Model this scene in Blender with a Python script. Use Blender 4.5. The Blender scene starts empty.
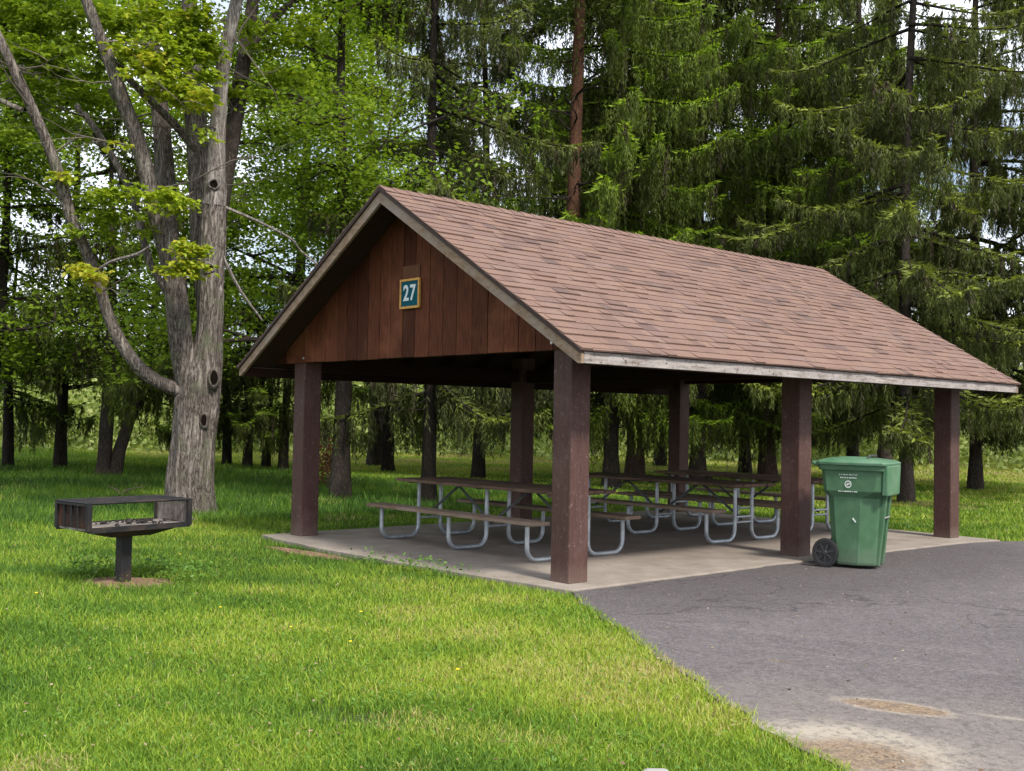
import bpy, math, random
import numpy as np
from mathutils import Vector, Matrix, noise
R = math.radians
rng = np.random.default_rng(7); random.seed(7)
sc = bpy.context.scene
C = bpy.data.collections.new('place'); sc.collection.children.link(C)

# ---------------------------------------------------------------- camera
CP = np.array([6.914, -6.823, 1.417]); F = 1091.8
FW = np.array([-0.7490, 0.6618, 0.0315]); FW /= np.linalg.norm(FW)
yaw, pit, roll = -0.847, 0.0315, 0.0187
FW = np.array([math.sin(yaw)*math.cos(pit), math.cos(yaw)*math.cos(pit), math.sin(pit)])
r0 = np.array([math.cos(yaw), -math.sin(yaw), 0]); u0 = np.cross(r0, FW)
RT = r0*math.cos(roll)+u0*math.sin(roll); UP = -r0*math.sin(roll)+u0*math.cos(roll)
cam = bpy.data.objects.new('camera', bpy.data.cameras.new('camera')); C.objects.link(cam)
M = Matrix(((RT[0], UP[0], -FW[0], CP[0]), (RT[1], UP[1], -FW[1], CP[1]), (RT[2], UP[2], -FW[2], CP[2]), (0, 0, 0, 1)))
cam.matrix_world = M
cam.data.sensor_width = 36; cam.data.lens = F/1024*36; cam.data.clip_end = 3000; cam.data.clip_start = .05
sc.camera = cam
def gp(u, v, z=0.0):                    # ground point seen at a pixel of the survey photograph
    d = FW+RT*(u-512)/F-UP*(v-385.5)/F; return CP+d*((z-CP[2])/d[2])
def at(u, v, dist):                     # point at a surveyed distance
    d = FW+RT*(u-512)/F-UP*(v-385.5)/F; return CP+d*dist

# ---------------------------------------------------------------- helpers
def tag(o, label=None, cat=None, group=None, kind=None):
    if label: o['label'] = label
    if cat: o['category'] = cat
    if group: o['group'] = group
    if kind: o['kind'] = kind
    return o
def empty(name, loc=(0, 0, 0), rz=0):
    o = bpy.data.objects.new(name, None); C.objects.link(o); o.location = loc; o.rotation_euler.z = rz
    o.empty_display_size = .2
    return o
def link_mesh(me, name, mat, parent):
    o = bpy.data.objects.new(name, me); C.objects.link(o)
    if mat: me.materials.append(mat)
    if parent: o.parent = parent
    return o
def copy_tree(o, parent=None):
    c = o.copy(); C.objects.link(c)
    if parent: c.parent = parent
    for ch in [x for x in C.objects if x.parent == o]: copy_tree(ch, c)
    return c
class MB:
    def __init__(s): s.v = []; s.f = []; s.t = []; s.sm = []
    def add(s, vs, fs, tone=.5, smooth=False):
        b = len(s.v); s.v += [tuple(v) for v in vs]
        for f in fs: s.f.append([i+b for i in f]); s.t.append(tone); s.sm.append(smooth)
    def box(s, c, d, rot=None, tone=.5, taper=1.0):
        x, y, z = d[0]/2, d[1]/2, d[2]/2
        vs = [Vector(p) for p in ((-x*taper,-y*taper,-z),(x*taper,-y*taper,-z),(x*taper,y*taper,-z),(-x*taper,y*taper,-z),(-x,-y,z),(x,-y,z),(x,y,z),(-x,y,z))]
        if rot is not None: vs = [rot@v for v in vs]
        s.add([v+Vector(c) for v in vs], [(3,2,1,0),(4,5,6,7),(0,1,5,4),(1,2,6,5),(2,3,7,6),(3,0,4,7)], tone)
    def bar(s, a, b, w, h, tone=.5, up=(0, 0, 1)):   # box from a to b
        a, b = Vector(a), Vector(b); d = (b-a); L = d.length; d.normalize()
        u = Vector(up); sd = d.cross(u)
        if sd.length < 1e-4: sd = Vector((1, 0, 0))
        sd.normalize(); u = sd.cross(d)
        rot = Matrix((d, -sd, u)).transposed()
        s.box((a+b)/2, (L, w, h), rot, tone)
    def tube(s, pts, rad, n=8, tone=.5, cap=True, rough=0, rfreq=3):
        pts = [Vector(p) for p in pts]; k = len(pts)
        if not hasattr(rad, '__len__'): rad = [rad]*k
        prev = None; vs = []
        for i, p in enumerate(pts):
            d = (pts[min(i+1, k-1)]-pts[max(i-1, 0)]).normalized()
            if prev is None:
                a = Vector((1, 0, 0)) if abs(d.x) < .8 else Vector((0, 1, 0)); sd = d.cross(a).normalized()
            else:
                sd = (prev-d*prev.dot(d)).normalized()
            prev = sd; u = d.cross(sd)
            for j in range(n):
                th = 2*math.pi*j/n; q = sd*math.cos(th)+u*math.sin(th); rr = rad[i]
                if rough:
                    nz = noise.noise(Vector((q.x*2.2, q.y*2.2, p.z*.6))*rfreq/3+Vector((p.x, 0, 0)))
                    rr *= 1+rough*nz+rough*.6*noise.noise(q*5+p*2)
                vs.append(p+q*rr)
        fs = []
        for i in range(k-1):
            for j in range(n): fs.append((i*n+j, i*n+(j+1) % n, (i+1)*n+(j+1) % n, (i+1)*n+j))
        if cap: fs.append(tuple(range(n-1, -1, -1))); fs.append(tuple(range((k-1)*n, k*n)))
        s.add(vs, fs, tone, True)
    def lathe(s, c, axis, prof, n=24, tone=.5):       # prof: (radius, offset along axis)
        ax = Vector(axis).normalized(); a = Vector((0, 0, 1)) if abs(ax.z) < .8 else Vector((1, 0, 0))
        e1 = ax.cross(a).normalized(); e2 = ax.cross(e1); vs = []; c = Vector(c)
        for r_, h in prof:
            for j in range(n):
                th = 2*math.pi*j/n; vs.append(c+ax*h+(e1*math.cos(th)+e2*math.sin(th))*r_)
        fs = [(i*n+j, i*n+(j+1) % n, (i+1)*n+(j+1) % n, (i+1)*n+j) for i in range(len(prof)-1) for j in range(n)]
        s.add(vs, fs, tone, True)
    def prism(s, poly, z0, z1, tone=.5):
        n = len(poly); vs = [(p[0], p[1], z0) for p in poly]+[(p[0], p[1], z1) for p in poly]
        fs = [tuple(range(n-1, -1, -1)), tuple(range(n, 2*n))]+[(i, (i+1) % n, n+(i+1) % n, n+i) for i in range(n)]
        s.add(vs, fs, tone)
    def build(s, name, mat, parent=None, bevel=0, seg=2):
        me = bpy.data.meshes.new(name); me.from_pydata(s.v, [], s.f)
        at_ = me.attributes.new('tone', 'FLOAT', 'FACE'); at_.data.foreach_set('value', s.t)
        me.polygons.foreach_set('use_smooth', s.sm)
        if any(s.sm): me.set_sharp_from_angle(angle=R(50))
        me.update()
        o = link_mesh(me, name, mat, parent)
        if bevel:
            m = o.modifiers.new('bevel', 'BEVEL'); m.width = bevel; m.segments = seg; m.limit_method = 'ANGLE'; m.angle_limit = R(40)
        return o
def np_mesh(name, verts, k, tone, mat, parent=None, smooth=False):    # independent k-gons
    nv = len(verts); nf = nv//k
    me = bpy.data.meshes.new(name); me.vertices.add(nv); me.vertices.foreach_set('co', verts.astype(np.float32).ravel())
    me.loops.add(nv); me.loops.foreach_set('vertex_index', np.arange(nv, dtype=np.int32))
    me.polygons.add(nf); me.polygons.foreach_set('loop_start', np.arange(nf, dtype=np.int32)*k)
    a = me.attributes.new('tone', 'FLOAT', 'FACE'); a.data.foreach_set('value', tone.astype(np.float32))
    me.update(calc_edges=True)
    return link_mesh(me, name, mat, parent)
def norm(v): return v/np.maximum(np.linalg.norm(v, axis=-1, keepdims=True), 1e-9)
def leaves(cen, dr, L, W, up=None, kite=True):
    """one leaf-sized face per row: base at cen, along dr"""
    n = len(cen); dr = norm(dr)
    rv = norm(rng.normal(size=(n, 3))) if up is None else norm(up+rng.normal(size=(n, 3))*.45)
    sd = norm(np.cross(dr, rv)); L = np.broadcast_to(L, (n,))[:, None]; W = np.broadcast_to(W, (n,))[:, None]
    if kite:
        v = np.stack([cen, cen+dr*L*.45+sd*W*.5, cen+dr*L, cen+dr*L*.45-sd*W*.5], 1); return v.reshape(-1, 3), 4
    v = np.stack([cen-sd*W*.5, cen+sd*W*.5, cen+dr*L], 1); return v.reshape(-1, 3), 3

# ---------------------------------------------------------------- materials
class NT:
    def __init__(s, name):
        s.m = bpy.data.materials.new(name); s.m.use_nodes = True; s.t = s.m.node_tree; s.n = s.t.nodes; s.l = s.t.links
        s.b = s.n['Principled BSDF']; s.o = s.n['Material Output']; s.co = s.n.new('ShaderNodeTexCoord').outputs['Object']
    def new(s, ty, **kw):
        q = s.n.new(ty)
        for k, v in kw.items(): setattr(q, k, v)
        return q
    def put(s, inp, v):
        if hasattr(v, 'is_output') or isinstance(v, bpy.types.NodeSocket): s.l.new(v, inp)
        else: inp.default_value = v
    def map(s, scale=(1, 1, 1), loc=(0, 0, 0), rot=(0, 0, 0), ty='POINT'):
        q = s.new('ShaderNodeMapping', vector_type=ty); s.l.new(s.co, q.inputs[0])
        q.inputs['Location'].default_value = loc; q.inputs['Rotation'].default_value = rot; q.inputs['Scale'].default_value = scale
        return q.outputs[0]
    def noise(s, scale, detail=4, rough=.55, vec=None, dist=0):
        q = s.new('ShaderNodeTexNoise'); s.l.new(vec if vec is not None else s.co, q.inputs['Vector'])
        q.inputs['Scale'].default_value = scale; q.inputs['Detail'].default_value = detail; q.inputs['Roughness'].default_value = rough
        q.inputs['Distortion'].default_value = dist
        return q.outputs[0]
    def rng(s, v, a, b, c=0.0, d=1.0):
        q = s.new('ShaderNodeMapRange'); s.put(q.inputs[0], v); q.inputs[1].default_value = a; q.inputs[2].default_value = b
        q.inputs[3].default_value = c; q.inputs[4].default_value = d; return q.outputs[0]
    def math(s, op, a, b=0.0):
        q = s.new('ShaderNodeMath', operation=op); s.put(q.inputs[0], a); s.put(q.inputs[1], b); return q.outputs[0]
    def mix(s, f, a, b, blend='MIX'):
        q = s.new('ShaderNodeMix', data_type='RGBA', blend_type=blend); s.put(q.inputs[0], f)
        for i, x in ((6, a), (7, b)):
            if isinstance(x, tuple) and len(x) == 3: x = x+(1,)
            s.put(q.inputs[i], x)
        return q.outputs[2]
    def ramp(s, f, stops):
        q = s.new('ShaderNodeValToRGB'); s.l.new(f, q.inputs[0]); e = q.color_ramp.elements
        while len(e) < len(stops): e.new(.5)
        for x, (p, c) in zip(e, stops): x.position = p; x.color = c+(1,)
        return q.outputs[0]
    def attr(s, name='tone'): return s.new('ShaderNodeAttribute', attribute_name=name).outputs['Fac']
    def bump(s, h, strength=.3, dist=.01):
        q = s.new('ShaderNodeBump'); s.l.new(h, q.inputs['Height']); q.inputs['Strength'].default_value = strength; q.inputs['Distance'].default_value = dist
        s.l.new(q.outputs[0], s.b.inputs['Normal'])
    def done(s, col=None, rough=.7, spec=.3, metal=0):
        if col is not None:
            if isinstance(col, tuple): col = col+(1,)
            s.put(s.b.inputs['Base Color'], col)
        s.put(s.b.inputs['Roughness'], rough); s.b.inputs['Specular IOR Level'].default_value = spec; s.put(s.b.inputs['Metallic'], metal)
        return s.m
def foliage(name, stops, trans=.35, tint=(1.0, 1.0, .55)):
    t = NT(name); a = t.attr(); big = t.noise(.55, 2)
    f = t.math('ADD', a, t.rng(big, .3, .7, -.12, .12)); col = t.ramp(f, stops)
    t.done(col, .55, .25)
    tr = t.new('ShaderNodeBsdfTranslucent'); t.l.new(t.mix(1.0, col, tint, 'MULTIPLY'), tr.inputs[0])
    mx = t.new('ShaderNodeMixShader'); mx.inputs[0].default_value = trans
    t.l.new(t.b.outputs[0], mx.inputs[1]); t.l.new(tr.outputs[0], mx.inputs[2]); t.l.new(mx.outputs[0], t.o.inputs[0])
    return t.m
def bark(name, c0, c1, c2, vs=9.0, zs=.16, strength=.9, moss=None):
    t = NT(name); v = t.map((1, 1, zs)); n1 = t.noise(vs, 5, .6, v, 1.2); n2 = t.noise(vs*3.2, 5, .65, t.map((1, 1, .3)), .8); big = t.noise(1.1, 4, .6)
    rid = t.math('SUBTRACT', 1.0, t.math('MULTIPLY', t.math('ABSOLUTE', t.math('SUBTRACT', n1, .5)), 5.0))
    h = t.math('SUBTRACT', t.math('ADD', t.math('MULTIPLY', n2, .9), .28), t.math('MULTIPLY', t.math('MAXIMUM', rid, 0.0), .42))
    col = t.ramp(t.rng(h, .25, .95), [(0, c0), (.5, c1), (1, c2)])
    col = t.mix(t.rng(big, .38, .68, 0, .55), col, t.mix(1.0, col, (.55, .52, .50), 'MULTIPLY'))
    if moss: col = t.mix(t.rng(t.noise(2.4, 5), .56, .68, 0, .55), col, moss)
    t.bump(h, strength, .03)
    return t.done(col, .9, .12)
MAT = {}
def paint_wood(name, base, dark, worn, vs=1.0, rough=.6, toned=True, grain=(14, 14, 1.2)):
    t = NT(name); g = t.noise(4, 6, .65, t.map(grain)); blot = t.noise(1.7, 5, .6); a = t.attr()
    col = t.mix(t.rng(g, .35, .7), dark, base)
    col = t.mix(t.rng(blot, .52, .72, 0, .45*vs), col, worn)
    if toned: col = t.mix(1.0, col, t.ramp(a, [(0, (.60, .58, .58)), (1, (1.5, 1.42, 1.35))]), 'MULTIPLY')
    t.bump(g, .35, .006); return t.done(col, max(rough, .75), .1)
t = NT('painted_post'); g = t.noise(4, 6, .65, t.map((14, 14, 1.2))); c = t.mix(t.rng(g, .35, .7), (.062, .032, .027), (.096, .050, .043))
c = t.mix(t.rng(t.noise(2.2, 6, .7), .5, .7, 0, .6), c, (.13, .082, .074)); c = t.mix(t.rng(t.noise(24, 5, .7), .60, .66, 0, .6), c, (.20, .15, .125))
sx = t.new('ShaderNodeSeparateXYZ'); t.l.new(t.co, sx.inputs[0]); dz = t.rng(t.math('ADD', sx.outputs[2], t.math('MULTIPLY', t.noise(9, 5, .7), .25)), .08, .30, .75, 0)
c = t.mix(dz, c, (.15, .105, .085)); t.bump(t.math('ADD', g, t.math('MULTIPLY', t.noise(24, 5, .7), .8)), .45, .008); MAT['post'] = t.done(c, t.rng(g, .3, .7, .5, .7), .2)
MAT['plank'] = paint_wood('stained_plank', (.120, .040, .020), (.048, .017, .010), (.21, .088, .042), 1.0, .6, True)
MAT['patch'] = paint_wood('unpainted_patch', (.16, .075, .042), (.10, .042, .024), (.2, .1, .055), 1, .8, False)
MAT['beam'] = paint_wood('beam_wood', (.030, .015, .011), (.018, .009, .007), (.045, .023, .016), 1, .75, False, (1.2, 14, 14))
t = NT('weathered_fascia'); g = t.noise(3, 7, .7, t.map((3, 1.2, 14))); bl = t.noise(5, 6, .7, t.map((1, 1, 2.2)))
c = t.mix(t.rng(g, .35, .62), (.15, .12, .105), (.38, .345, .32)); c = t.mix(t.rng(bl, .45, .6, 0, .8), c, (.34, .31, .295)); c = t.mix(t.rng(t.noise(26, 4, .7), .58, .64, 0, .8), c, (.06, .04, .035))
t.bump(g, .4, .006); MAT['fascia'] = t.done(c, .85, .2)
t = NT('weathered_rake'); g = t.noise(3, 7, .7, t.map((3, 12, 7), rot=(0, R(32), 0))); bl = t.noise(2.2, 6, .7)
c = t.mix(t.rng(g, .35, .7), (.17, .11, .07), (.34, .25, .18)); c = t.mix(t.rng(bl, .46, .62, 0, .7), c, (.27, .225, .20))
t.bump(g, .4, .006); MAT['rake'] = t.done(c, .85, .2)
t = NT('asphalt_shingle'); a = t.attr(); g = t.noise(160, 3, .7); g2 = t.noise(2.2, 5, .6)
c = t.ramp(a, [(0, (.080, .050, .046)), (.25, (.150, .086, .070)), (.6, (.178, .104, .077)), (.9, (.212, .126, .092)), (1, (.18, .115, .10))])
c = t.mix(t.rng(g, .3, .7), t.mix(.5, c, (.05, .04, .04)), t.mix(.25, c, (.5, .36, .3))); c = t.mix(t.rng(g2, .5, .75, 0, .25), c, (.22, .17, .16))
t.bump(g, .5, .004); MAT['shingle'] = t.done(c, .95, .12)
t = NT('drip_edge'); MAT['drip'] = t.done((.035, .02, .016), .7)
t = NT('roof_board'); g = t.noise(3, 5, .6, t.map((1, 9, 9))); MAT['deck'] = t.done(t.mix(g, (.025, .015, .010), (.06, .034, .022)), .8, .15)
t = NT('galvanized_steel'); g = t.noise(9, 5, .6); g2 = t.noise(60, 3)
MAT['galv'] = t.done(t.mix(t.rng(g, .35, .65), (.30, .33, .36), (.50, .53, .56)), t.rng(g2, .3, .7, .38, .6), .5, .55)
t = NT('dark_steel_brace'); MAT['brace'] = t.done((.07, .07, .072), .55, .4, .4)
def tablewood(name, c0, c1, c2):
    t = NT(name); g = t.noise(5, 7, .7, t.map((1.0, 16, 16))); b = t.noise(2.2, 4); a = t.attr()
    c = t.mix(t.rng(g, .35, .68), c0, c1); c = t.mix(t.rng(b, .45, .7, 0, .6), c, c2)
    c = t.mix(1.0, c, t.ramp(a, [(0, (.75, .75, .75)), (1, (1.2, 1.2, 1.2))]), 'MULTIPLY'); t.bump(g, .5, .006); return t.done(c, .8, .2)
MAT['top'] = tablewood('brown_table_plank', (.05, .03, .02), (.15, .095, .065), (.2, .14, .10))
MAT['bench'] = tablewood('worn_bench_plank', (.13, .085, .06), (.26, .19, .14), (.3, .235, .19))
t = NT('bin_plastic'); g = t.noise(7, 5, .6); g2 = t.noise(220, 2)
c = t.mix(t.rng(g, .35, .7), (.050, .118, .060), (.074, .156, .084)); c = t.mix(t.rng(t.noise(1.6, 6, .7), .5, .8, 0, .45), c, (.13, .21, .14))
c = t.mix(t.rng(t.noise(16, 6, .8, t.map((1, 1, .25))), .58, .70, 0, .45), c, (.16, .19, .15)); sx = t.new('ShaderNodeSeparateXYZ'); t.l.new(t.co, sx.inputs[0]); c = t.mix(t.rng(t.math('ADD', sx.outputs[2], t.math('MULTIPLY', t.noise(6, 5, .7), .3)), .12, .38, .5, 0), c, (.13, .13, .11)); t.bump(g2, .12, .002); MAT['bin'] = t.done(c, .55, .25)
t = NT('bin_lid_plastic'); c = t.mix(t.rng(t.noise(3, 6, .7), .4, .75), (.062, .158, .082), (.14, .235, .155)); MAT['lid'] = t.done(c, .42, .4)
MAT['rubber'] = NT('black_rubber').done((.018, .018, .019), .65, .35)
MAT['hub'] = NT('black_plastic').done((.03, .03, .032), .4, .4)
MAT['white'] = NT('white_print').done((.62, .66, .62), .6, .3)
MAT['bolt'] = NT('zinc_bolt').done((.45, .43, .4), .4, .5, .7)
t = NT('grill_steel'); g = t.noise(5, 6, .7); c = t.mix(t.rng(g, .45, .62), (.016, .016, .018), (.05, .035, .03)); t.bump(t.noise(40, 4), .3, .004); MAT['steel'] = t.done(c, .6, .4, .3)
t = NT('rusty_steel'); g = t.noise(4, 6, .75, t.map((1, 1, .6))); c = t.ramp(g, [(0, (.02, .018, .018)), (.52, (.030, .021, .018)), (.62, (.085, .034, .018)), (.8, (.19, .085, .045))]); t.bump(g, .4, .006); MAT['rust'] = t.done(c, .85, .2)
t = NT('ash_coated_steel'); g = t.noise(6, 7, .75, t.map((1, 1, .4))); g2 = t.noise(30, 4)
c = t.mix(t.rng(g, .35, .6), (.06, .05, .045), (.33, .29, .26)); c = t.mix(t.rng(g2, .55, .7, 0, .5), c, (.10, .08, .07)); t.bump(g2, .4, .006); MAT['ash'] = t.done(c, .95, .1)
t = NT('charcoal'); MAT['coal'] = t.done(t.mix(t.noise(50, 3), (.012, .011, .01), (.09, .08, .075)), .95, .1)
MAT['shade_disc'] = NT('hollow_shade').done((.008, .006, .005), 1, 0)  # near-black flush disc stands for the shade inside a hole
t = NT('sign_teal'); MAT['teal'] = t.done(t.mix(t.noise(12, 4), (.003, .070, .10), (.006, .085, .115)), .75, .1)
t = NT('sign_frame_paint'); MAT['gold'] = t.done(t.mix(t.rng(t.noise(30, 4), .45, .65), (.62, .34, .08), (.48, .22, .06)), .6)
MAT['digit'] = NT('sign_digit').done((.62, .68, .70), .5)
t = NT('pale_stone'); MAT['stone'] = t.done(t.mix(t.noise(40, 4), (.24, .23, .22), (.40, .39, .37)), .9)

MAT['maple_bark'] = bark('maple_bark', (.045, .036, .03), (.28, .24, .21), (.50, .455, .415), 13, .13, 1.0, (.13, .14, .085))
MAT['pale_bark'] = bark('pale_bark', (.10, .085, .075), (.34, .305, .28), (.52, .485, .455), 14, .10, .7)
MAT['spruce_bark'] = bark('spruce_bark', (.032, .026, .022), (.10, .08, .066), (.19, .155, .13), 22, .3, .9)
MAT['red_bark'] = bark('red_bark', (.05, .035, .027), (.16, .105, .082), (.24, .165, .13), 20, .3, .9); MAT['orange_bark'] = bark('orange_bark', (.05, .027, .018), (.17, .082, .05), (.24, .125, .08), 20, .3, .9)
MAT['dark_bark'] = bark('dark_bark', (.018, .015, .012), (.055, .044, .036), (.10, .085, .07), 20, .25, .9)
MAT['twig'] = NT('grey_twig').done((.15, .125, .105), .9, .1)
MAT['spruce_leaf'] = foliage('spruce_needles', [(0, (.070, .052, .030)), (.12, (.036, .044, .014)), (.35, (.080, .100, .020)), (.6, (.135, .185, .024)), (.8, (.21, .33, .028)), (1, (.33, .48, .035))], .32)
MAT['spruce_grey'] = foliage('greyish_spruce_needles', [(0, (.075, .058, .036)), (.12, (.038, .045, .015)), (.4, (.080, .098, .024)), (.7, (.145, .180, .034)), (1, (.26, .31, .045))], .32)
MAT['leaf'] = foliage('broad_leaves', [(0, (.070, .120, .014)), (.4, (.155, .250, .022)), (.75, (.26, .38, .030)), (1, (.40, .50, .050))], .5)
MAT['maple_leaf'] = foliage('maple_leaves', [(0, (.09, .14, .014)), (.4, (.20, .29, .022)), (.75, (.37, .46, .034)), (1, (.50, .47, .06))], .5)
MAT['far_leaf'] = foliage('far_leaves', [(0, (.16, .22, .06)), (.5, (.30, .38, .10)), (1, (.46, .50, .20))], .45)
MAT['grass'] = foliage('grass_blades', [(0, (.028, .072, .014)), (.3, (.085, .180, .022)), (.5, (.145, .265, .028)), (.72, (.31, .42, .036)), (.88, (.43, .45, .09)), (1, (.48, .38, .20))], .32, (1, 1, .5))
MAT['weed'] = foliage('weed_leaves', [(0, (.08, .17, .025)), (1, (.15, .28, .045))], .3)
MAT['red_leaf'] = foliage('dry_russet_leaves', [(0, (.14, .05, .025)), (1, (.28, .13, .06))], .3)
MAT['yellow'] = NT('dandelion_petals').done((.75, .55, .02), .7)
MAT['bough'] = NT('dead_wood').done((.17, .13, .10), .9, .1)

# ground
t = NT('meadow_ground'); n1 = t.noise(.35, 5, .6); n2 = t.noise(9, 5, .7); n3 = t.noise(60, 3, .7)
c = t.mix(t.rng(n1, .35, .65), (.040, .070, .014), (.070, .105, .02)); c = t.mix(t.rng(n2, .45, .7, 0, .6), c, (.085, .075, .035)); c = t.mix(t.rng(n3, .4, .7, 0, .6), c, (.03, .045, .012))
t.bump(n3, .6, .03); MAT['ground'] = t.done(c, .95, .1)
def ell(t, cx, cy, rx, ry, rot, a=.75, b=1.15, nz=.5, sc_=5.0):
    v = t.map((rx, ry, 1), (cx, cy, 0), (0, 0, rot), 'TEXTURE'); q = t.new('ShaderNodeVectorMath', operation='LENGTH')
    s_ = t.new('ShaderNodeSeparateXYZ'); t.l.new(v, s_.inputs[0]); cm = t.new('ShaderNodeCombineXYZ'); t.l.new(s_.outputs[0], cm.inputs[0]); t.l.new(s_.outputs[1], cm.inputs[1])
    t.l.new(cm.outputs[0], q.inputs[0]); d = t.math('ADD', q.outputs['Value'], t.math('MULTIPLY', t.math('SUBTRACT', t.noise(sc_, 6, .7), .5), nz))
    return t.rng(d, a, b, 1, 0)
t = NT('old_asphalt'); g = t.noise(38, 5, .8); g1 = t.noise(150, 2, .6); g2 = t.noise(1.1, 6, .65, t.map((1, 1, 1), rot=(0, 0, R(40)))); g3 = t.noise(4.2, 5, .7)
c = t.mix(t.rng(g, .35, .68), (.070, .060, .063), (.20, .178, .182)); c = t.mix(t.rng(g2, .38, .65, 0, .55), c, (.165, .147, .148)); c = t.mix(t.rng(g3, .52, .72, 0, .45), c, (.085, .074, .077))
c = t.mix(t.rng(g1, .62, .70, 0, .5), c, (.33, .29, .27))
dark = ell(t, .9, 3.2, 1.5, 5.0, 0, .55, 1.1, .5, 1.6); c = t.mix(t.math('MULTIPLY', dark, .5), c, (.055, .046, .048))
dust = ell(t, 4.9, -2.7, 2.3, 1.9, R(25), .2, 1.15, .7, 2.0); c = t.mix(t.math('MULTIPLY', dust, .78), c, (.29, .25, .215))
streak = ell(t, 4.45, -1.33, .16, .035, R(20), .5, 1.2, .6, 9); c = t.mix(t.math('MULTIPLY', streak, .7), c, (.34, .30, .25))
rim1 = ell(t, 4.0, -1.59, .30, .125, R(20), .8, 1.2, .4, 8); c = t.mix(t.math('MULTIPLY', rim1, .85), c, (.40, .34, .27))
p1 = ell(t, 4.0, -1.59, .26, .10, R(20), .9, 1.1, .4, 12); sand = t.mix(t.rng(t.noise(70, 5, .8), .38, .62), (.16, .10, .06), (.36, .27, .18)); c = t.mix(t.math('MULTIPLY', p1, 1.0), c, sand)
rim2 = ell(t, 4.22, -2.42, .52, .42, R(25), .7, 1.1, .7, 7); c = t.mix(t.math('MULTIPLY', rim2, .9), c, (.41, .36, .29))
p2 = ell(t, 4.30, -2.50, .36, .26, R(30), .6, 1.1, 1.0, 9); c = t.mix(t.math('MULTIPLY', p2, .95), c, sand)
rust_ = ell(t, 3.0, -1.15, .10, .035, R(20), .4, 1.2, 1.2, 25); c = t.mix(t.math('MULTIPLY', rust_, .5), c, (.2, .13, .06))
# tyre marks
for (cx, cy, rr) in ((3.6, -.55, R(24)), (2.6, -.35, R(24))):
    lm = ell(t, cx, cy, 1.5, .07, rr, .6, 1.1, .3, 3); w = t.new('ShaderNodeTexWave'); t.l.new(t.map((1, 1, 1), rot=(0, 0, -rr+R(35))), w.inputs[0]); w.inputs['Scale'].default_value = 6.5
    c = t.mix(t.math('MULTIPLY', t.math('MULTIPLY', lm, t.rng(w.outputs[1], .5, .8)), .42), c, (.25, .22, .2))
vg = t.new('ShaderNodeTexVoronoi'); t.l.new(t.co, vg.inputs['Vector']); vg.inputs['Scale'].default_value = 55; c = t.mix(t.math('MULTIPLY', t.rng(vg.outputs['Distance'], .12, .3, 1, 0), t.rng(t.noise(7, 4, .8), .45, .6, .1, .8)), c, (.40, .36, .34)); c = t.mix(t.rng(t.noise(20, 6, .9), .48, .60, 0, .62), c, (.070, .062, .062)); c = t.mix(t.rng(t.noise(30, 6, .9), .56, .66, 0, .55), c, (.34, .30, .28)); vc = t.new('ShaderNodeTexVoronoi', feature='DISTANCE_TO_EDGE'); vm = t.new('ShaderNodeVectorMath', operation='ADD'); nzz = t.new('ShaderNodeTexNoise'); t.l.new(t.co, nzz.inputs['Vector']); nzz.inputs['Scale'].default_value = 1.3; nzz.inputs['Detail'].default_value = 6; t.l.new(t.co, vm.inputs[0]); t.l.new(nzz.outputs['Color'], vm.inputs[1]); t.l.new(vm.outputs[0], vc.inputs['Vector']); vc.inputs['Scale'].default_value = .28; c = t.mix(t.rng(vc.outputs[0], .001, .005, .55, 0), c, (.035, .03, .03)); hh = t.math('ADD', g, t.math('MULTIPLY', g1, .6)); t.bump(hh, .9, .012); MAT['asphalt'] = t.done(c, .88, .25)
t = NT('concrete_slab'); g = t.noise(3, 6, .65); g2 = t.noise(70, 4, .7)
c = t.mix(t.rng(g, .35, .68), (.215, .183, .152), (.32, .278, .238)); c = t.mix(t.rng(g2, .5, .75, 0, .5), c, (.22, .18, .15)); roof_shade = ell(t, -2.2, 3.6, 2.1, 3.6, 0, .7, 1.1, .5, 2); c = t.mix(t.math('MULTIPLY', roof_shade, .5), c, (.16, .125, .105))  # middle of the slab coloured darker for the shade under the roof
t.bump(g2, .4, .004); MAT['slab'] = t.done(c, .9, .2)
t = NT('bare_soil'); g = t.noise(14, 6, .75); MAT['soil'] = t.done(t.mix(t.rng(g, .35, .65), (.13, .07, .042), (.30, .20, .14)), .95, .1); 

# ---------------------------------------------------------------- light
TO_SUN = Vector((.86, -.10, 1.0)).normalized()
w = bpy.data.worlds.new('World'); sc.world = w; w.use_nodes = True; n = w.node_tree.nodes; l = w.node_tree.links
sky = n.new('ShaderNodeTexSky'); sky.sky_type = 'NISHITA'; sky.sun_disc = False
sky.sun_elevation = math.asin(TO_SUN.z); sky.sun_rotation = math.atan2(TO_SUN.x, TO_SUN.y); sky.air_density = 1.0; sky.dust_density = 2.0
tc = n.new('ShaderNodeTexCoord'); mp = n.new('ShaderNodeMapping'); mp.inputs['Scale'].default_value = (1, 1, 2.5); l.new(tc.outputs['Generated'], mp.inputs[0])
cl = n.new('ShaderNodeTexNoise'); cl.inputs['Scale'].default_value = 2.6; cl.inputs['Detail'].default_value = 6; l.new(mp.outputs[0], cl.inputs[0])
mr = n.new('ShaderNodeMapRange'); mr.inputs[1].default_value = .35; mr.inputs[2].default_value = .6; l.new(cl.outputs[0], mr.inputs[0])
mx = n.new('ShaderNodeMix'); mx.data_type = 'RGBA'; l.new(mr.outputs[0], mx.inputs[0]); l.new(sky.outputs[0], mx.inputs[6]); mx.inputs[7].default_value = (11.5, 12, 13, 1)
bg = n['Background']; l.new(mx.outputs[2], bg.inputs[0]); bg.inputs[1].default_value = .12
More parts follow.
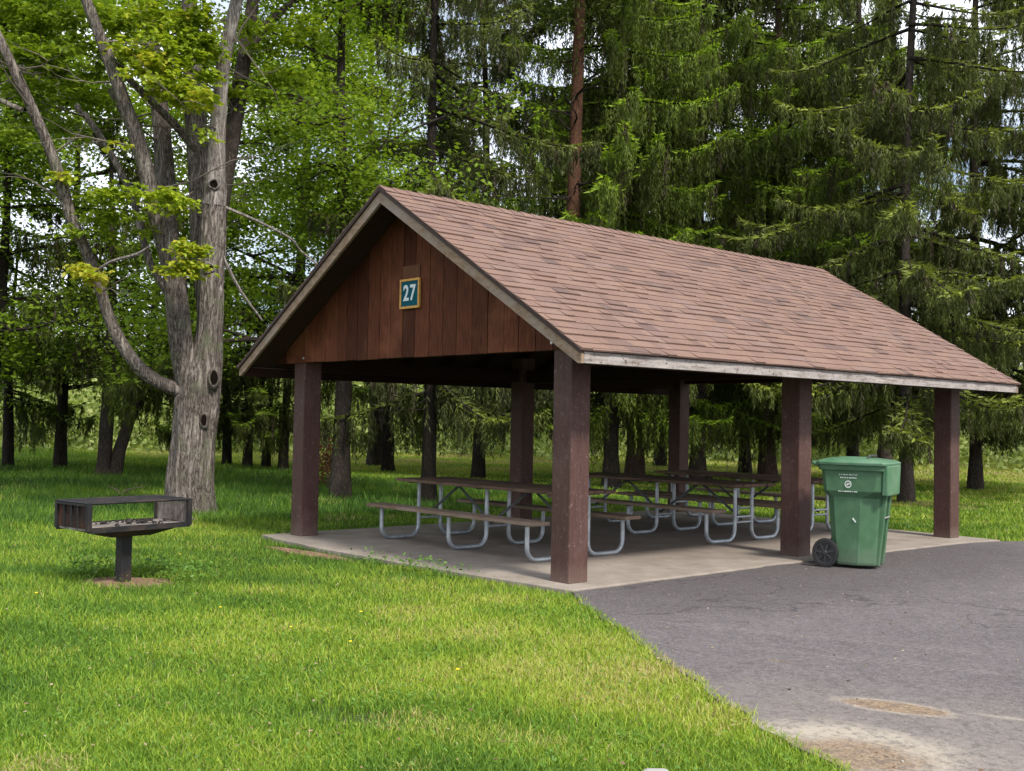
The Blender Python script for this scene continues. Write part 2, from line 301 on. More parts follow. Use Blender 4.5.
sun = bpy.data.lights.new('sun', 'SUN'); sun.energy = 3.7; sun.angle = R(8); sun.color = (1, .95, .86)
so = bpy.data.objects.new('sun', sun); C.objects.link(so); so.rotation_euler = TO_SUN.to_track_quat('Z', 'Y').to_euler(); so.location = (20, -10, 30)
vs = sc.view_settings; vs.view_transform = 'Standard'; vs.look = 'None'; vs.gamma = 1; vs.exposure = 0.42
sc.cycles.use_denoising = True; sc.cycles.max_bounces = 6; sc.cycles.diffuse_bounces = 3; sc.cycles.glossy_bounces = 2; sc.cycles.transparent_max_bounces = 8

# ---------------------------------------------------------------- ground, asphalt, slab
m = MB(); g = 40; ext = 900.0
m.add([(-ext, -ext, -.045), (ext, -ext, -.045), (ext, ext, -.045), (-ext, ext, -.045)], [(0, 1, 2, 3)])
tag(m.build('ground', MAT['ground']), kind='structure')
EDGE = [(.43, -.36), (1.05, -.80), (1.686, -1.155), (2.35, -1.60), (3.066, -1.995), (3.842, -2.443), (4.455, -2.755), (5.6, -3.35), (7.5, -4.4), (12, -7.2)]
BACK = [(14, 22), (4, 11.6), (1.9, 9.0), (.95, 7.78), (.52, 7.10)]
def wig(pts, amp, step=.12):
    out = []
    for (a, b) in zip(pts[:-1], pts[1:]):
        L = math.dist(a, b); k = max(1, int(L/step))
        for i in range(k):
            x = a[0]+(b[0]-a[0])*i/k; y = a[1]+(b[1]-a[1])*i/k; q = noise.noise(Vector((x*2.5, y*2.5, 0)))*amp+noise.noise(Vector((x*9, y*9, 4)))*amp*.5
            out.append((x+q, y+q))
    return out+[pts[-1]]
ASPH = wig(EDGE, .05)+[(30, -9), (30, 22)]+wig(BACK, .05)+[(.22, 6.9), (.15, 3), (.15, -.2)]
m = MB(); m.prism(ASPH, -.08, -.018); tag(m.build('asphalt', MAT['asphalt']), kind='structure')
SLAB = wig([(-4.80, -.40), (-4.4, -.47), (-3.3, -.53), (-1.9, -.50), (-.75, -.43), (.30, -.34)], .03)+wig([(.36, -.30), (.34, 1.4), (.33, 3.1), (.38, 4.9), (.44, 6.7), (.58, 7.15)], .035)+[(-.3, 7.22), (-4.85, 7.2)]
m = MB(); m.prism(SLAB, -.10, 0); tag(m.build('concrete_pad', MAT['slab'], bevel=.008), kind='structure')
def blob(cx, cy, rx, ry, rz, z, amp=.25):
    out = []
    for i in range(40):
        a = 2*math.pi*i/40; k = 1+amp*noise.noise(Vector((math.cos(a)*1.5+cx, math.sin(a)*1.5+cy, 0)))+amp*.6*noise.noise(Vector((math.cos(a)*5, math.sin(a)*5, cx)))
        x, y = rx*k*math.cos(a), ry*k*math.sin(a); out.append((cx+x*math.cos(rz)-y*math.sin(rz), cy+x*math.sin(rz)+y*math.cos(rz)))
    return out
SOILS = [(-2.33, -3.02, .42, .30, R(40)), (-3.2, -.72, .8, .13, R(3)), (-10.9, 14.2, 1.2, .8, 0), (-3.9, 12.9, 1.3, .9, 0), (-17.7, 2.7, 1.0, .8, 0)]
m = MB()
for s_ in SOILS: m.prism(blob(*s_, 0), -.06, -.036)
tag(m.build('bare_earth', MAT['soil']), kind='structure')

# ---------------------------------------------------------------- shelter
W, LC, L = 4.498, 3.468, 6.869; PS = .236; EX, EY, EY2 = .663, .545, .573; EZ, FH, RZ = 1.891, .123, 3.754
ZT = EZ+FH; HALF = W/2+EX; SL = (RZ-ZT)/HALF; ANG = math.atan(SL); XR = -W/2
shel = tag(empty('picnic_shelter', (-W/2, L/2, 0)), 'open brown timber picnic shelter with shingled gable roof on a concrete pad', 'shelter')
def ch(o, par=shel):
    o.parent = par; o.matrix_parent_inverse = Matrix.Translation(-Vector(shel.location)) if par is shel else Matrix.Identity(4); return o
def roof_z(x): return RZ-abs(x-XR)*SL
for (x, y) in ((0, 0), (-W, 0), (0, LC), (0, L), (-W, LC), (-W, L)):
    m = MB(); zt = roof_z(x+(.118 if x == 0 else -.118))-.06; m.box((x, y, zt/2-.003), (PS, PS, zt+.006)); ch(m.build('post', MAT['post'], bevel=.012))
for y, s_ in ((-PS/2-.014, -1), (L+PS/2+.014, 1)):
    m = MB(); m2 = MB(); x = -W-.52; k = 0
    rr = random.Random(3+s_)
    while x < .52:
        wd = rr.uniform(.19, .25); x1 = min(x+wd-.009, .52)
        z0 = 2.045+rr.uniform(-.004, .004); za, zb = roof_z(x)-.05, roof_z(x1)-.05
        if min(za, zb) < z0+.02 and max(za, zb) < z0+.03: x += wd; continue
        za = max(za, z0+.001); zb = max(zb, z0+.001)
        yo = y+rr.uniform(-.003, .003); d = .011; tn = rr.choice((.0, .15, .35, .5, .65, .8, 1.0))
        if x < XR < x1:
            top = [(x, za), (XR, RZ-.05), (x1, zb)]
        else: top = [(x, za), (x1, zb)]
        pf = [(x, z0)]+top+[(x1, z0)]; nn = len(pf)
        vs_ = [(p[0], yo-d, p[1]) for p in pf]+[(p[0], yo+d, p[1]) for p in pf]
        m.add(vs_, [tuple(range(nn)), tuple(range(2*nn-1, nn-1, -1))]+[(i, nn+i, nn+(i+1) % nn, (i+1) % nn) for i in range(nn)], tn)
        x += wd
    ch(m.build('gable_wall', MAT['plank'], bevel=.003, seg=1))
    for yy in (y-s_*.055,):
        m = MB(); m.box((XR, yy+s_*.0-s_*.05, 2.10), (W-PS-.01, .07, .10)); ch(m.build('tie_beam', MAT['beam']))
m = MB(); m.box((-2.245, -PS/2-.030, 2.935), (.30, .004, .13), tone=1.0); ch(m.build('patch', MAT['patch']))
# roof covering: courses of individual shingle tabs
slope_len = math.hypot(HALF+.03, (HALF+.03)*SL); ncourse = 27; ex_ = slope_len/ncourse
def roof_pt(side, s, y, off):   # s: distance down the slope from ridge
    nx, nz = side*math.sin(ANG), math.cos(ANG); off += .010*noise.noise(Vector((s*.9+side*5, y*.7, 1)))+.004*noise.noise(Vector((s*4, y*3, side)))
    return (XR+side*s*math.cos(ANG)+nx*off, y, RZ-s*math.sin(ANG)+nz*off)
m = MB(); rr = random.Random(11)
Y0, Y1 = -EY-.03, L+EY2+.03
for side in (1, -1):
    for c_ in range(ncourse):
        s0, s1 = c_*ex_-.02, (c_+1)*ex_; y = Y0-rr.uniform(0, .25); ctone = rr.uniform(-.06, .06)
        while y < Y1:
            wd = rr.choice((.11, .15, .19, .24, .29)); ya, yb = max(y, Y0), min(y+wd, Y1); y += wd
            if yb-ya < .01: continue
            th = rr.choice((.008, .010, .017)); tn = min(1, max(0, rr.gauss(.52, .26)+ctone)); sb = s1+rr.uniform(-.004, .004); lift = .002
            p = [roof_pt(side, s0, ya, .000+lift), roof_pt(side, s0, yb, .000+lift), roof_pt(side, sb, yb, th+lift), roof_pt(side, sb, ya, th+lift),
                 roof_pt(side, sb, yb, -.004), roof_pt(side, sb, ya, -.004)]
            fs = [(0, 3, 2, 1), (3, 5, 4, 2)] if side == 1 else [(0, 1, 2, 3), (3, 2, 4, 5)]
            m.add(p, fs, tn)
            # side lips
            m.add([p[0], p[3], p[5]], [(0, 1, 2)], tn); m.add([p[1], p[2], p[4]], [(0, 1, 2)], tn)
# ridge caps
y = Y0
while y < Y1:
    yb = min(y+.17, Y1); tn = rr.gauss(.6, .2); tn = min(1, max(0, tn)); a = [roof_pt(-1, .13, y, .016), (XR, y, RZ+.022), roof_pt(1, .13, y, .016), roof_pt(-1, .13, yb, .010), (XR, yb, RZ+.014), roof_pt(1, .13, yb, .010)]
    m.add(a, [(0, 3, 4, 1), (1, 4, 5, 2)], tn); m.add([a[0], a[1], a[2], roof_pt(1, .13, y, .002), (XR, y, RZ+.004), roof_pt(-1, .13, y, .002)], [(0, 1, 4, 5), (1, 2, 3, 4)], tn*.5)
    y += .16
roof = ch(m.build('roof', MAT['shingle']))
# deck boards under the shingles
for side in (1, -1):
    m = MB(); s = .0; 
    while s < slope_len-.03:
        sb = min(s+.14, slope_len-.035)
        a = [roof_pt(side, s+.002, Y0+.02, -.005), roof_pt(side, sb-.002, Y0+.02, -.005), roof_pt(side, sb-.002, Y1-.02, -.005), roof_pt(side, s+.002, Y1-.02, -.005),
             roof_pt(side, s+.002, Y0+.02, -.028), roof_pt(side, sb-.002, Y0+.02, -.028), roof_pt(side, sb-.002, Y1-.02, -.028), roof_pt(side, s+.002, Y1-.02, -.028)]
        m.add(a, [(0, 1, 2, 3), (7, 6, 5, 4), (0, 4, 5, 1), (1, 5, 6, 2), (2, 6, 7, 3), (3, 7, 4, 0)]); s += .14
    ch(m.build('roof_deck', MAT['deck']))
    # rafters
    for y in np.arange(-.0+.45, L, .61):
        m = MB(); a = Vector(roof_pt(side, .03, y, -.082)); b = Vector(roof_pt(side, slope_len-.12, y, -.082)); m.bar(a, b, .04, .10); ch(m.build('rafter', MAT['beam']))
    # dark drip strip and rake board at both gable ends
    for yy, d in ((Y0+.012, 1), (Y1-.012, -1)):
        for nm, mt, o0, o1, th, yo in (('drip_strip', MAT['drip'], -.005, -.036, .018, -.004*d), ('rake_board', MAT['rake'], -.0365, -.138, .032, .022*d)):
            m = MB(); ya, yb = yy+yo-th/2, yy+yo+th/2; dz0, dz1 = o0/math.cos(ANG), o1/math.cos(ANG)
            xe = HALF+.012 if nm == 'drip_strip' else HALF; pf = []
            zt0, zb0 = RZ+dz0, RZ+dz1; zt1, zb1 = RZ-xe*SL+dz0, max(RZ-xe*SL+dz1, EZ-.003)
            g_ = .0015
            pf = [(XR+side*g_, zt0), (XR+side*xe, zt1), (XR+side*xe, zb1), (XR+side*(xe-.035), zb1), (XR+side*g_, zb0)] if nm == 'rake_board' else [(XR+side*g_, zt0), (XR+side*xe, zt1), (XR+side*xe, zb1), (XR+side*g_, zb0)]
            k = len(pf); m.add([(p[0], ya, p[1]) for p in pf]+[(p[0], yb, p[1]) for p in pf], [tuple(range(k-1, -1, -1)), tuple(range(k, 2*k))]+[(i, (i+1) % k, k+(i+1) % k, k+i) for i in range(k)])
            ch(m.build(nm, mt))
    # eave fascia in three lengths butted end to end
    xe = XR+side*(HALF-.018); ys = [Y0+.055, 2.2, 5.1, Y1-.055]
    for a_, b_ in zip(ys[:-1], ys[1:]):
        m = MB(); m.box((xe+side*.0, (a_+b_)/2, EZ+.052), (.034, b_-a_-.003, .108)); ch(m.build('fascia_board', MAT['fascia'], bevel=.003, seg=1))
    m = MB(); m.box((xe+side*.024, (Y0+Y1)/2, ZT-.012), (.010, Y1-Y0-.05, .035)); ch(m.build('drip_strip', MAT['drip']))
    m = MB(); m.box((xe-side*.033, (Y0+Y1)/2, EZ+.045), (.028, Y1-Y0-.12, .11)); ch(m.build('sub_fascia', MAT['beam']))
    # side beam carried by the posts, ceiling joists
    m = MB(); m.box((0 if side == 1 else -W, L/2, 2.03), (.09, L-PS-.01, .16)); ch(m.build('side_beam', MAT['beam']))
for y in (LC,):
    m = MB(); m.box((XR, y, 2.02), (W-.1, .09, .17)); ch(m.build('tie_beam', MAT['beam']))
m = MB(); m.bar((XR, Y0+.06, RZ-.115), (XR, Y1-.06, RZ-.115), .04, .14); ch(m.build('ridge_beam', MAT['beam']))
m = MB()
for (x, z) in ((-W+.13, 2.10), (-.12, 2.11)): m = MB(); m.lathe((x, -PS/2-.026, z), (0, -1, 0), [(.001, .008), (.014, .008), (.017, 0)], 10); ch(m.build('bolt', MAT['bolt']))

# number sign on the gable
sg = tag(empty('number_sign', (-2.245, -PS/2-.03, 2.705)), 'small square teal number sign reading 27 in a yellow frame on the gable wall', 'sign')
SW, SH = .34, .31
m = MB(); m.box((0, -.012, 0), (SW-.05, .012, SH-.05)); m.build('board', MAT['teal'], sg)
m = MB()
for s_ in (-1, 1):
    m.box((s_*(SW/2-.0125), -.013, 0), (.025, .026, SH), tone=.5); m.box((0, -.013, s_*(SH/2-.0125)), (SW-.05, .026, .025))
m.build('sign_frame', MAT['gold'], sg, bevel=.003)
for chx, xo in (('2', -.058), ('7', .056)):
    cu = bpy.data.curves.new('digit', 'FONT'); cu.body = chx; cu.size = .225; cu.align_x = 'CENTER'; cu.align_y = 'CENTER'; cu.extrude = .002; cu.offset = .0055
    tmp = bpy.data.objects.new('tmp', cu); C.objects.link(tmp); dg = bpy.context.evaluated_depsgraph_get()
    me = bpy.data.meshes.new_from_object(tmp.evaluated_get(dg)); bpy.data.objects.remove(tmp)
    o = link_mesh(me, 'digit', None, sg); me.materials.clear(); me.materials.append(MAT['digit']); o.location = (xo, -.0215, .0); o.rotation_euler = (R(90), 0, 0); o.scale = (.88, 1, 1)

# ---------------------------------------------------------------- picnic tables
def make_table():
    rt = empty('picnic_table'); rr = random.Random(5); HL = 1.41
    for k in range(5):
        m = MB(); y = -.32+k*.16; m.box((rr.uniform(-.008, .008), y, .685), (2*HL, .148, .034), tone=rr.random()); m.build('tabletop_plank', MAT['top'], rt, bevel=.004)
    for s_ in (-1, 1):
        m = MB(); m.box((0, s_*.68, .400), (2*HL, .245, .036), tone=.6); m.build('bench', MAT['bench'], rt, bevel=.004)
    def upath(x, s_):
        yb, yt, r_ = s_*.70, s_*.165, .13; z0 = .024; d = 1 if yb > yt else -1; pts = [(x, yb, .382), (x, yb, .25)]
        for i in range(7):
            a = math.pi/2*i/6; pts.append((x, yb-d*r_*(1-math.cos(a)), z0+r_*(1-math.sin(a))))
        for i in range(7):
            a = math.pi/2*i/6; pts.append((x, yt+d*r_*(1-math.sin(a)), z0+r_*(1-math.cos(a))))
        return pts+[(x, yt, .4), (x, yt, .667)]
    for x in (-1.24, 0, 1.24):
        for s_ in (-1, 1):
            m = MB(); m.tube(upath(x, s_), .0235, 10); m.build('leg', MAT['galv'], rt)
        m = MB(); m.tube([(x, -.165, .235), (x, .165, .235)], .014, 8); m.tube([(x, -.165, .30), (x, .165, .30)], .014, 8); m.build('crossbar', MAT['galv'], rt)
        m = MB(); m.box((x, 0, .658), (.045, .62, .018)); m.build('top_bracket', MAT['brace'], rt)
        for s_ in (-1, 1):
            m = MB(); m.box((x+.03, s_*.69, .376), (.03, .18, .012)); m.build('seat_bracket', MAT['brace'], rt)
    for a, b in ((-1.24, 0), (1.24, 0), (0, 1.24), (0, -1.24)):
        for y_ in (-.06,):
            mid = (a+b)/2; m = MB(); m.bar((a, y_+(.03 if a else -.03), .27), (mid+(.02 if mid > a else -.02)*-1, y_+(.03 if a else -.03), .655), .006, .032); m.build('brace', MAT['brace'], rt)
    return rt
proto = make_table()
for i, (x, y, a, lb) in enumerate(((-2.35, 1.19, .009, 'picnic table nearest the gable front with pale worn benches and curved steel legs'),
                                   (-2.396, 4.10, -.009, 'middle picnic table standing between the front and rear tables in the shelter'),
                                   (-2.50, 5.95, -.037, 'rearmost picnic table under the far end of the shelter roof'))):
    o = proto if i == 0 else copy_tree(proto)
    o.location = (x, y, 0); o.rotation_euler.z = a; tag(o, lb, 'picnic table', 'picnic tables under the shelter')

# ---------------------------------------------------------------- wheeled bin  (local x = towards its front, y = its left)
bb = tag(empty('wheeled_bin'), 'green plastic wheeled rubbish bin with closed lid standing beside the side post', 'rubbish bin')
def ringp(x0, x1, hw, c, z, nseg=4):   # rounded/chamfered rectangle ring
    out = []
    for (cx, cy, a0) in ((x1-c, hw-c, 0), (x0+c, hw-c, 90), (x0+c, -hw+c, 180), (x1-c, -hw+c, 270)):
        for i in range(nseg+1):
            a = R(a0+90*i/nseg); out.append((cx+c*math.cos(a), cy+c*math.sin(a), z))
    return out
def loft(m, rings, tone=.5, capb=True, capt=True, sm=True):
    n = len(rings[0]); vs_ = [p for r_ in rings for p in r_]
    fs = [(i*n+j, i*n+(j+1) % n, (i+1)*n+(j+1) % n, (i+1)*n+j) for i in range(len(rings)-1) for j in range(n)]
    if capb: fs.append(tuple(range(n-1, -1, -1)))
    if capt: fs.append(tuple(range((len(rings)-1)*n, len(rings)*n)))
    m.add(vs_, fs, tone, sm)
def chamfer(x0, x1, hw, cb, cf, z):  # octagon: cb rear chamfer, cf front chamfer
    def seg(a, b, k=5): return [(a[0]+(b[0]-a[0])*i/k, a[1]+(b[1]-a[1])*i/k, z) for i in range(k)]
    P = [(x1, hw-cf*.45), (x1-cf, hw), (x0+cb, hw), (x0, hw-cb*.8), (x0, -hw+cb*.8), (x0+cb, -hw), (x1-cf, -hw), (x1, -hw+cf*.45)]
    return [(p[0], p[1], z) for p in P]
m = MB()
rings = [chamfer(-.21, .235, .222, .07, .17, .03), chamfer(-.215, .24, .23, .07, .17, .06), chamfer(-.265, .285, .258, .08, .18, .70)]
loft(m, rings, sm=False)
m.build('body', MAT['bin'], bb, bevel=.012)
m = MB(); 
def oct2(x0, x1, hw, cb, cf, z): return chamfer(x0, x1, hw, cb, cf, z)
loft(m, [oct2(-.262, .283, .250, .08, .18, .685), oct2(-.300, .325, .288, .05, .07, .755), oct2(-.325, .345, .298, .045, .045, 1.0)], sm=False)
m.build('upper_body', MAT['bin'], bb, bevel=.012)
m = MB(); loft(m, [ringp(-.345, .365, .320, .05, .955), ringp(-.350, .372, .325, .05, 1.005)]); m.build('rim', MAT['bin'], bb, bevel=.006)
m = MB(); loft(m, [ringp(-.365, .392, .340, .06, 1.006), ringp(-.37, .397, .345, .06, 1.035), ringp(-.34, .345, .31, .07, 1.056), ringp(-.27, .20, .22, .08, 1.074)])
lid = m.build('lid', MAT['lid'], bb, bevel=.006)
m = MB(); loft(m, [ringp(-.20, .16, .15, .05, 1.072), ringp(-.18, .14, .13, .05, 1.084)]); m.build('lid_panel', MAT['lid'], lid)
m = MB(); m.tube([(.16, -.16, 1.075), (.16, -.16, 1.10), (.16, .16, 1.10), (.16, .16, 1.075)], .011, 8); m.build('lid_grip', MAT['hub'], lid)
m = MB()   # front flap of the lid
m.add([(.345, -.30, 1.012), (.395, -.30, 1.012), (.345, .30, 1.012), (.395, .30, 1.012), (.325, -.26, .72), (.392, -.26, .72), (.325, .26, .72), (.392, .26, .72)],
      [(0, 1, 5, 4), (1, 3, 7, 5), (3, 2, 6, 7), (2, 0, 4, 6), (4, 5, 7, 6), (0, 2, 3, 1)]); m.build('lid_flap', MAT['lid'], lid, bevel=.012)
m = MB()   # grab column at the front with the slot
for y_ in (-.085, .085): m.add([(.20, y_-.03, .03), (.265, y_-.03, .03), (.265, y_+.03, .03), (.20, y_+.03, .03), (.27, y_-.03, .80), (.355, y_-.03, .80), (.355, y_+.03, .80), (.27, y_+.03, .80)], [(3, 2, 1, 0), (4, 5, 6, 7), (0, 1, 5, 4), (1, 2, 6, 5), (2, 3, 7, 6), (3, 0, 4, 7)])
m.build('front_rib', MAT['bin'], bb, bevel=.008)
m = MB(); m.tube([(.318, -.10, .50), (.318, .10, .50)], .010, 8); m.build('catch_bar', MAT['bolt'], bb)
m = MB(); m.tube([(-.34, -.24, .985), (-.425, -.24, 1.02), (-.435, -.22, 1.022), (-.435, .22, 1.022), (-.425, .24, 1.02), (-.34, .24, .985)], .016, 8); m.build('handle', MAT['bin'], bb)
m = MB(); m.tube([(-.262, -.30, .14), (-.262, .30, .14)], .012, 8); m.build('axle', MAT['bolt'], bb)
for s_ in (-1, 1):
    c0 = (-.262, s_*.285, .142)
    wh = MB(); wh.lathe(c0, (0, s_, 0), [(.108, -.028), (.138, -.026), (.142, -.01), (.142, .015), (.138, .028), (.112, .030), (.108, .022), (.108, -.028)], 40); wo = wh.build('wheel', MAT['rubber'], bb)
    r_ = MB(); r_.lathe(c0, (0, s_, 0), [(.001, .004), (.107, .004)], 40, .5); r_.lathe(c0, (0, s_, 0), [(.107, .004), (.107, .024), (.096, .024), (.094, .006)], 40)
    r_.lathe(c0, (0, s_, 0), [(.001, .032), (.018, .032), (.026, .022), (.028, .005)], 20)
    for k in range(7):
        a = 2*math.pi*k/7+.3; p0 = Vector(c0)+Vector((math.cos(a)*.02, s_*.016, math.sin(a)*.02)); p1 = Vector(c0)+Vector((math.cos(a)*.098, s_*.014, math.sin(a)*.098)); r_.bar(p0, p1, .02, .016, up=(0, 1, 0))
    r_.build('rim', MAT['hub'], wo)
def side_pt(x, z):     # point on the visible (-y) upper side wall
    hw = .288+(.298-.288)*(z-.755)/.245; return (x, -hw-.0035, z)
m = MB(); rr = random.Random(8)
for z, xa, xb in ((.915, -.115, .085), (.885, -.105, .070), (.732+.02, -.125, .075)):
    x = xa
    while x < xb:
        wd = rr.uniform(.007, .014); a, b = side_pt(x, z), side_pt(min(x+wd, xb), z)
        hh_ = .0075*rr.uniform(.8, 1.0); m.box(((a[0]+b[0])/2, a[1], z+rr.uniform(-.001, .001)), (b[0]-a[0], .002, hh_*1.35)); x += wd+rr.choice((.004, .005, .012))
c0 = (-.020, -.2975, .822)
m.lathe(c0, (0, -1, 0), [(.028, 0), (.036, .0), (.036, .002), (.028, .002)], 28)
m.bar((-.042, -.298, .812), (-.004, -.298, .832), .002, .009, up=(0, 0, 1)); m.bar((-.030, -.298, .832), (-.002, -.298, .822), .002, .008); m.bar((-.03, -.298, .806), (-.012, -.298, .803), .002, .007)
m.build('print_marks', MAT['white'], bb)
m = MB(); m.bar((.03, -.2575, .485), (.055, -.2565, .455), .002, .012); m.bar((.022, -.2575, .492), (.034, -.2565, .478), .002, .016); m.build('scuff', MAT['white'], bb)
bb.scale = (.93, .96, 1.035); bb.location = (.85, 3.30, -.018); bb.rotation_euler.z = math.atan2(.28, .96)

# ---------------------------------------------------------------- park grill
gr = tag(empty('park_grill', (-2.379, -3.045, 0), R(99)), 'black open steel park grill box on a single pedestal post in the lawn', 'grill')
GA = .47; GB = .25   # filled in local frame: x = long side
def gpt(x, y, z): return (x, y, z)
m = MB(); m.box((0, 0, .19), (.10, .10, .50)); m.build('post', MAT['steel'], gr, bevel=.006)
m = MB(); m.add([(-.18, -.12, .36), (.18, -.12, .36), (.18, .12, .36), (-.18, .12, .36), (-GA*.92, -GB*.95, .435), (GA*.92, -GB*.95, .435), (GA*.92, GB*.95, .435), (-GA*.92, GB*.95, .435)], [(3, 2, 1, 0), (4, 5, 6, 7), (0, 1, 5, 4), (1, 2, 6, 5), (2, 3, 7, 6), (3, 0, 4, 7)]); m.build('support_pan', MAT['steel'], gr)
m = MB(); m.box((0, 0, .448), (2*GA, 2*GB, .020)); m.build('fire_tray', MAT['ash'], gr)
m = MB()
for s_ in (-1, 1): m.box((0, s_*(GB+.004), .446), (2*GA+.02, .010, .045))
m.build('tray_rim', MAT['steel'], gr)
for s_ in (-1, 1):
    m = MB(); m.box((s_*GA, 0, .558), (.010, 2*GB, .205)); pn = m.build('end_panel', MAT['rust'] if s_ < 0 else MAT['ash'], gr)
    m = MB()
    for y_ in (-GB, GB): m.box((s_*(GA+.003), y_, .555), (.04, .035, .232))
    if s_ < 0:
        for y_ in (-.10, .0, .12): m.box((s_*(GA+.013), y_, .558), (.018, .014, .19))
        m.box((s_*(GA+.012), 0, .65), (.03, 2*GB-.04, .014))
    m.build('corner_bracket', MAT['steel'], pn)
m = MB()
for s_ in (-1, 1): m.tube([(-GA-.01, s_*GB, .665), (GA+.01, s_*GB, .665)], .011, 8)
for s_ in (-1, 1): m.tube([(s_*GA, -GB, .665), (s_*GA, GB, .665)], .011, 8)
k = 0
for x in np.arange(-GA+.03, GA, .030): m.tube([(x, -GB, .670), (x, GB, .670)], .0045, 5)
m.build('cooking_grate', MAT['steel'], gr)
m = MB(); m.box((GA+.09, .02, .47), (.20, .22, .008)); m.build('side_shelf', MAT['ash'], gr)
m = MB(); rr = random.Random(4)
for i in range(60):
    x = rr.gauss(.1, .25); y = rr.gauss(.08, .15)
    if abs(x) > GA-.05 or abs(y) > GB-.05: continue
    s_ = rr.uniform(.010, .028); m.box((x, y, .458+s_*.4), (s_*1.5, s_, s_), Matrix.Rotation(rr.uniform(0, 3), 3, 'Z')@Matrix.Rotation(rr.uniform(-.6, .6), 3, 'X'))
m.build('ash_lumps', MAT['coal'], gr)

# ---------------------------------------------------------------- trees
def curve_pts(p0, d, L, n, bend, rr, grav=0.0):
    pts = [Vector(p0)]; d = Vector(d).normalized()
    for i in range(n):
        d = (d+Vector((rr.gauss(0, bend), rr.gauss(0, bend), rr.gauss(0, bend)+grav))).normalized(); pts.append(pts[-1]+d*(L/n))
    return pts, d
def spruce(seed, h=17.0, clear=2.3, Lmax=4.6, dens=1.0, leafmat='spruce_leaf', barkmat='spruce_bark', r0=.20, hang=1.0, tone0=.0, gaps=0.0, upturn=.95, step=1.0):
    """trunk + crown of drooping boughs hung with needle curtains"""
    rr = random.Random(seed); g = np.random.default_rng(seed)
    root = empty('spruce_tree')
    m = MB(); k = 22; ph = rr.uniform(0, 6); pts = [(.10*math.sin(ph+z*.35)*z/h*2, .10*math.cos(ph+z*.3)*z/h*2, z) for z in np.linspace(-.1, h, k)]
    rad = [r0*(1.35 if z < .15 else 1.0)*(1-z/h*.93) for z in np.linspace(0, h, k)]
    m.tube(pts, rad, 14, rough=.16); tr = m.build('trunk', MAT[barkmat], root)
    mb = MB(); V = []; T = []
    z = clear
    while z < h-.4:
        fr = (z-clear)/(h-clear)
        for q in range(rr.choice((3, 4, 4, 5))):
            if rr.random() < gaps: continue
            az = rr.uniform(0, 2*math.pi); Lb = Lmax*(1-fr**1.5)*rr.uniform(.62, 1.08)*(.72+.28*min(1, fr*6)) +.25
            zz = z+rr.uniform(-.2, .2); out = np.array([math.cos(az), math.sin(az), 0]); sd = np.array([-math.sin(az), math.cos(az), 0])
            dr0 = rr.uniform(-.10, .12)-.28*(1-fr); ct = rr.uniform(-.25, .25)
            def P(t):
                t = np.asarray(t, float)[..., None]
                return np.array([0, 0, zz])+out*Lb*t*(1-.08*t)+sd*ct*Lb*t*t*.5+np.array([0, 0, 1.])*Lb*(dr0*t-.34*t*t+upturn*.42*t**3.2)
            tt = np.linspace(0, 1, 8); pp = P(tt); mb.tube([Vector(p) for p in pp], [max(.006, .011*Lb*(1-t)+.006) for t in tt], 5, cap=False)
            ns = int(Lb*19*dens)+4; t = np.sort(g.uniform(.10, 1.0, ns)); lat = g.normal(0, 1, ns)*(.05+.17*np.sin(np.pi*np.clip(t, 0, 1))**.8)*min(1, Lb/3)
            o = P(t)+sd*lat[:, None]; o[:, 2] -= np.abs(lat)*.28
            ls = hang*(.30+.95*g.random(ns)**1.4)*(1-.60*t)*min(1, .35+Lb/4)
            K = 13; s = (np.arange(K)+g.random((ns, K)))/K
            c = o[:, None, :]+np.stack([g.normal(0, .02, (ns, K)), g.normal(0, .02, (ns, K)), -s*ls[:, None]], -1)
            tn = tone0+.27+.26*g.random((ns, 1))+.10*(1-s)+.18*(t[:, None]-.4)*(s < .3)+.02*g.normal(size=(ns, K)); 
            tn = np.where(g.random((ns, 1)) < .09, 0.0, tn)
            for rep in range(3):
                dr = g.normal(size=(ns*K, 3))*.42; dr[:, 2] = -1.0
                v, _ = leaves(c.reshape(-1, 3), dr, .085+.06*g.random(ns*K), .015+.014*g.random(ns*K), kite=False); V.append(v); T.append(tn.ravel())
            # tufts lying along the top of the bough and its side twigs
            nt_ = int(Lb*52*dens); t2 = g.uniform(.08, 1.0, nt_); la2 = g.normal(0, .75, nt_)*(.04+.18*np.sin(np.pi*t2)**.8)*min(1, Lb/3); o2 = P(t2)+sd*la2[:, None]; o2[:, 2] -= np.abs(la2)*.25-.02
            dr = out[None]*g.uniform(.2, 1, (nt_, 1))+sd[None]*(np.sign(la2)*g.uniform(0, 1, nt_))[:, None]+np.array([0, 0, 1.])*g.uniform(-.45, .35, (nt_, 1))
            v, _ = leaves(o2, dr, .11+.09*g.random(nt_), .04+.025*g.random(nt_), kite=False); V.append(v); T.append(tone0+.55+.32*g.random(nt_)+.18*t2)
        z += rr.uniform(.6, 1.0)*step*(1 if fr < .8 else .6)
    # dead lower twigs
    for q in range(14):
        az = rr.uniform(0, 6.28); zz = rr.uniform(clear*.75, clear*1.3); pts, _ = curve_pts((0, 0, zz), (math.cos(az), math.sin(az), -.1), rr.uniform(.5, 1.8), 5, .12, rr, -.04); mb.tube(pts, [.014, .012, .01, .007, .005, .003], 4, cap=False)
    mb.build('boughs', MAT['dark_bark'], tr)
    V = np.concatenate(V); T = np.clip(np.concatenate(T), 0, 1)
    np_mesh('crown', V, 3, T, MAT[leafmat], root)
    return root
